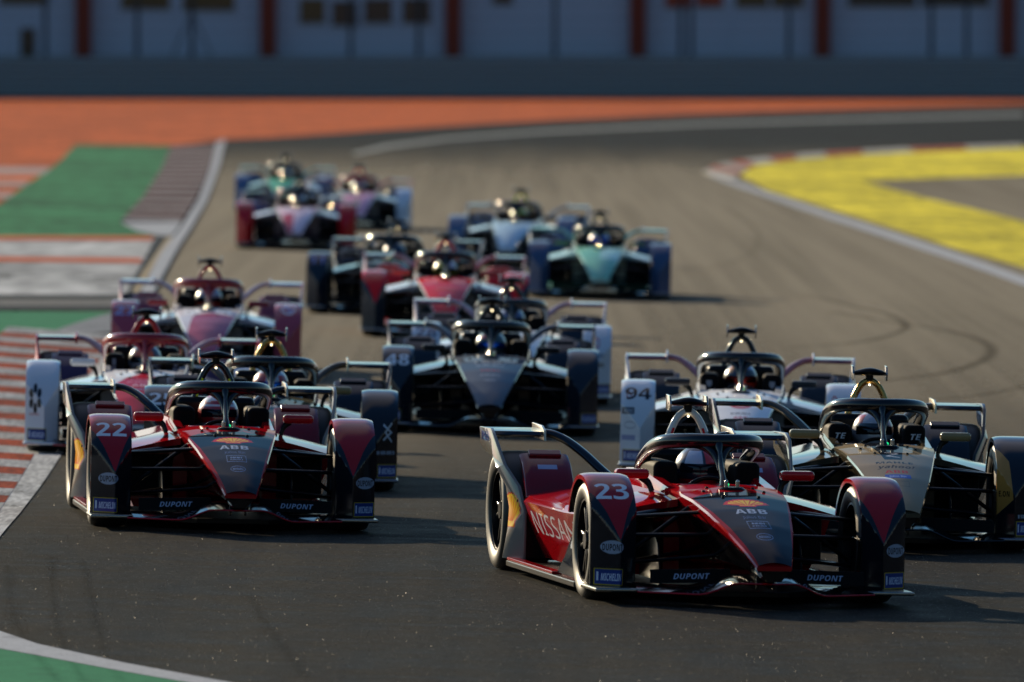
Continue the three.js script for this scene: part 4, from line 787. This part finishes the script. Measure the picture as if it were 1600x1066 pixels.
car({ ...far, x: -.716, Z: 120.3, yaw: .5, num: null, body: '#d0d2d8', podBase: '#2c323c', podV: '#e01410', hoop: '#c02818', mirror: '#b01818', wing: '#6a7a92', arm: '#c08084', side: '#a81418', plate: '#b07074', rear: '#d01414', vane: '#303640', trim: '#c8c8cc',
  nose: (c, w, h) => { c.fillStyle = '#dc2030'; c.fillRect(0, 0, w, h); c.fillStyle = '#c8505c'; c.fillRect(0, h * .3, w, h * .12); rule(c, w * .5, h * .55, w * .3, h * .03, '#9a8a70'); rule(c, w * .5, h * .68, w * .2, h * .03, '#a070a0'); },
  visor: '#2a3038', helmet: bands('#b8a020', ['#c0b8d0', .2, .45, .28, .45], ['#2a6a3a', .6, .8], ['#c8c020', .25, .5, .1, .3]), driver: 'driver in yellow helmet in the bright red car', label: 'bright red race car with yellow helmeted driver in mid field' });
car({ ...far, x: -1.453, Z: 130, yaw: -4, num: '11', numCol: '#5a78c0', body: '#20242a', podBase: '#1e2530', side: '#20242a', plate: '#565c66', rear: '#20252e', nose: (c, w, h) => { c.fillStyle = '#3a4450'; c.fillRect(0, 0, w, h); },
  helmet: bands('#1c2a44', ['#3a6ab0', .4, .6]), driver: 'driver in dark blue helmet beside the bright red car', label: 'dark race car half hidden behind the bright red car' });
car({ ...far, x: 0, Z: 159, yaw: -4, num: null, body: '#cfdde6', podBase: '#566c8c', hoop: '#9aa81c', strip: '#c8d020', wing: '#7a92a4', side: '#8fa4b4', plate: '#9aa4ac', rear: '#4a6078', nose: (c, w, h) => { c.fillStyle = '#a8c4d8'; c.fillRect(0, 0, w, h); },
  helmet: bands('#8a3a34', ['#b8c020', .2, .4]), driver: 'driver in the pale blue car beside the green car', label: 'pale blue race car with yellow green roll hoop' });
car({ ...far, x: 1.077, Z: 141, yaw: 0, num: null, body: '#b8dcd2', podBase: '#3c5072', hoop: '#2a3a30', wing: '#6aa89a', arm: '#8ac0b0', side: '#3a8a70', plate: '#a0aaa8', rear: '#33486a', flap: '#14281c', mirror: '#1c5a30', nose: (c, w, h) => { c.fillStyle = '#78bca8'; c.fillRect(0, 0, w, h); c.fillStyle = '#a4d4d4'; c.fillRect(w * .5, 0, w * .5, h * .6); }, visor: '#1a4ae0',
  helmet: bands('#1a7a8a', ['#2a5ae0', .3, .6], ['#2a8a4a', 0, .3]), driver: 'driver with vivid blue visor in the green car', label: 'green and teal race car alone by the open track' });
car({ ...far, x: -3.2, Z: 168.5, yaw: 0, num: null, body: '#d8c4d2', podBase: '#c01c24', wing: '#58606c', side: '#b9a4b0', plate: '#9a7a80', rear: '#4a4a70', nose: (c, w, h) => { c.fillStyle = '#dcc4d4'; c.fillRect(0, 0, w, h); c.fillStyle = '#b03a50'; c.fillRect(w * .2, h * .5, w * .25, h * .5); },
  helmet: bands('#7a2a34', ['#c8c8d0', .2, .4]), driver: 'driver in the far car with red wheel fairings', label: 'far pink and violet race car with dark red wheel fairings' });
car({ ...far, x: -2.545, Z: 188, yaw: .5, num: null, body: '#dfe4ec', podBase: '#d4deec', halo: '#7a1420', hoop: '#c03040', wing: '#a85a68', arm: '#b04a5a', side: '#b9c4d4', plate: '#c06a74', rear: '#3a4a6a', nose: (c, w, h) => { c.fillStyle = '#d89ab4'; c.fillRect(0, 0, w, h); },
  helmet: bands('#8a2030', ['#d0d0d8', .2, .4]), driver: 'driver under the red halo of the far pale blue car', label: 'far white and pale blue race car with red halo' });
car({ ...far, x: -4.152, Z: 207, yaw: 0, num: null, body: '#b4d8d4', podBase: '#4a6690', wing: '#4a8a80', arm: '#6aa89a', side: '#4a90a0', plate: '#9ab0ac', rear: '#34507a', nose: (c, w, h) => { c.fillStyle = '#3aa080'; c.fillRect(0, 0, w, h); },
  helmet: bands('#2a5a4a', ['#c8d0d0', .2, .4]), driver: 'driver in the farthest teal car', label: 'farthest race car, teal and blue, last of the field' });

renderer.render(scene, camera);
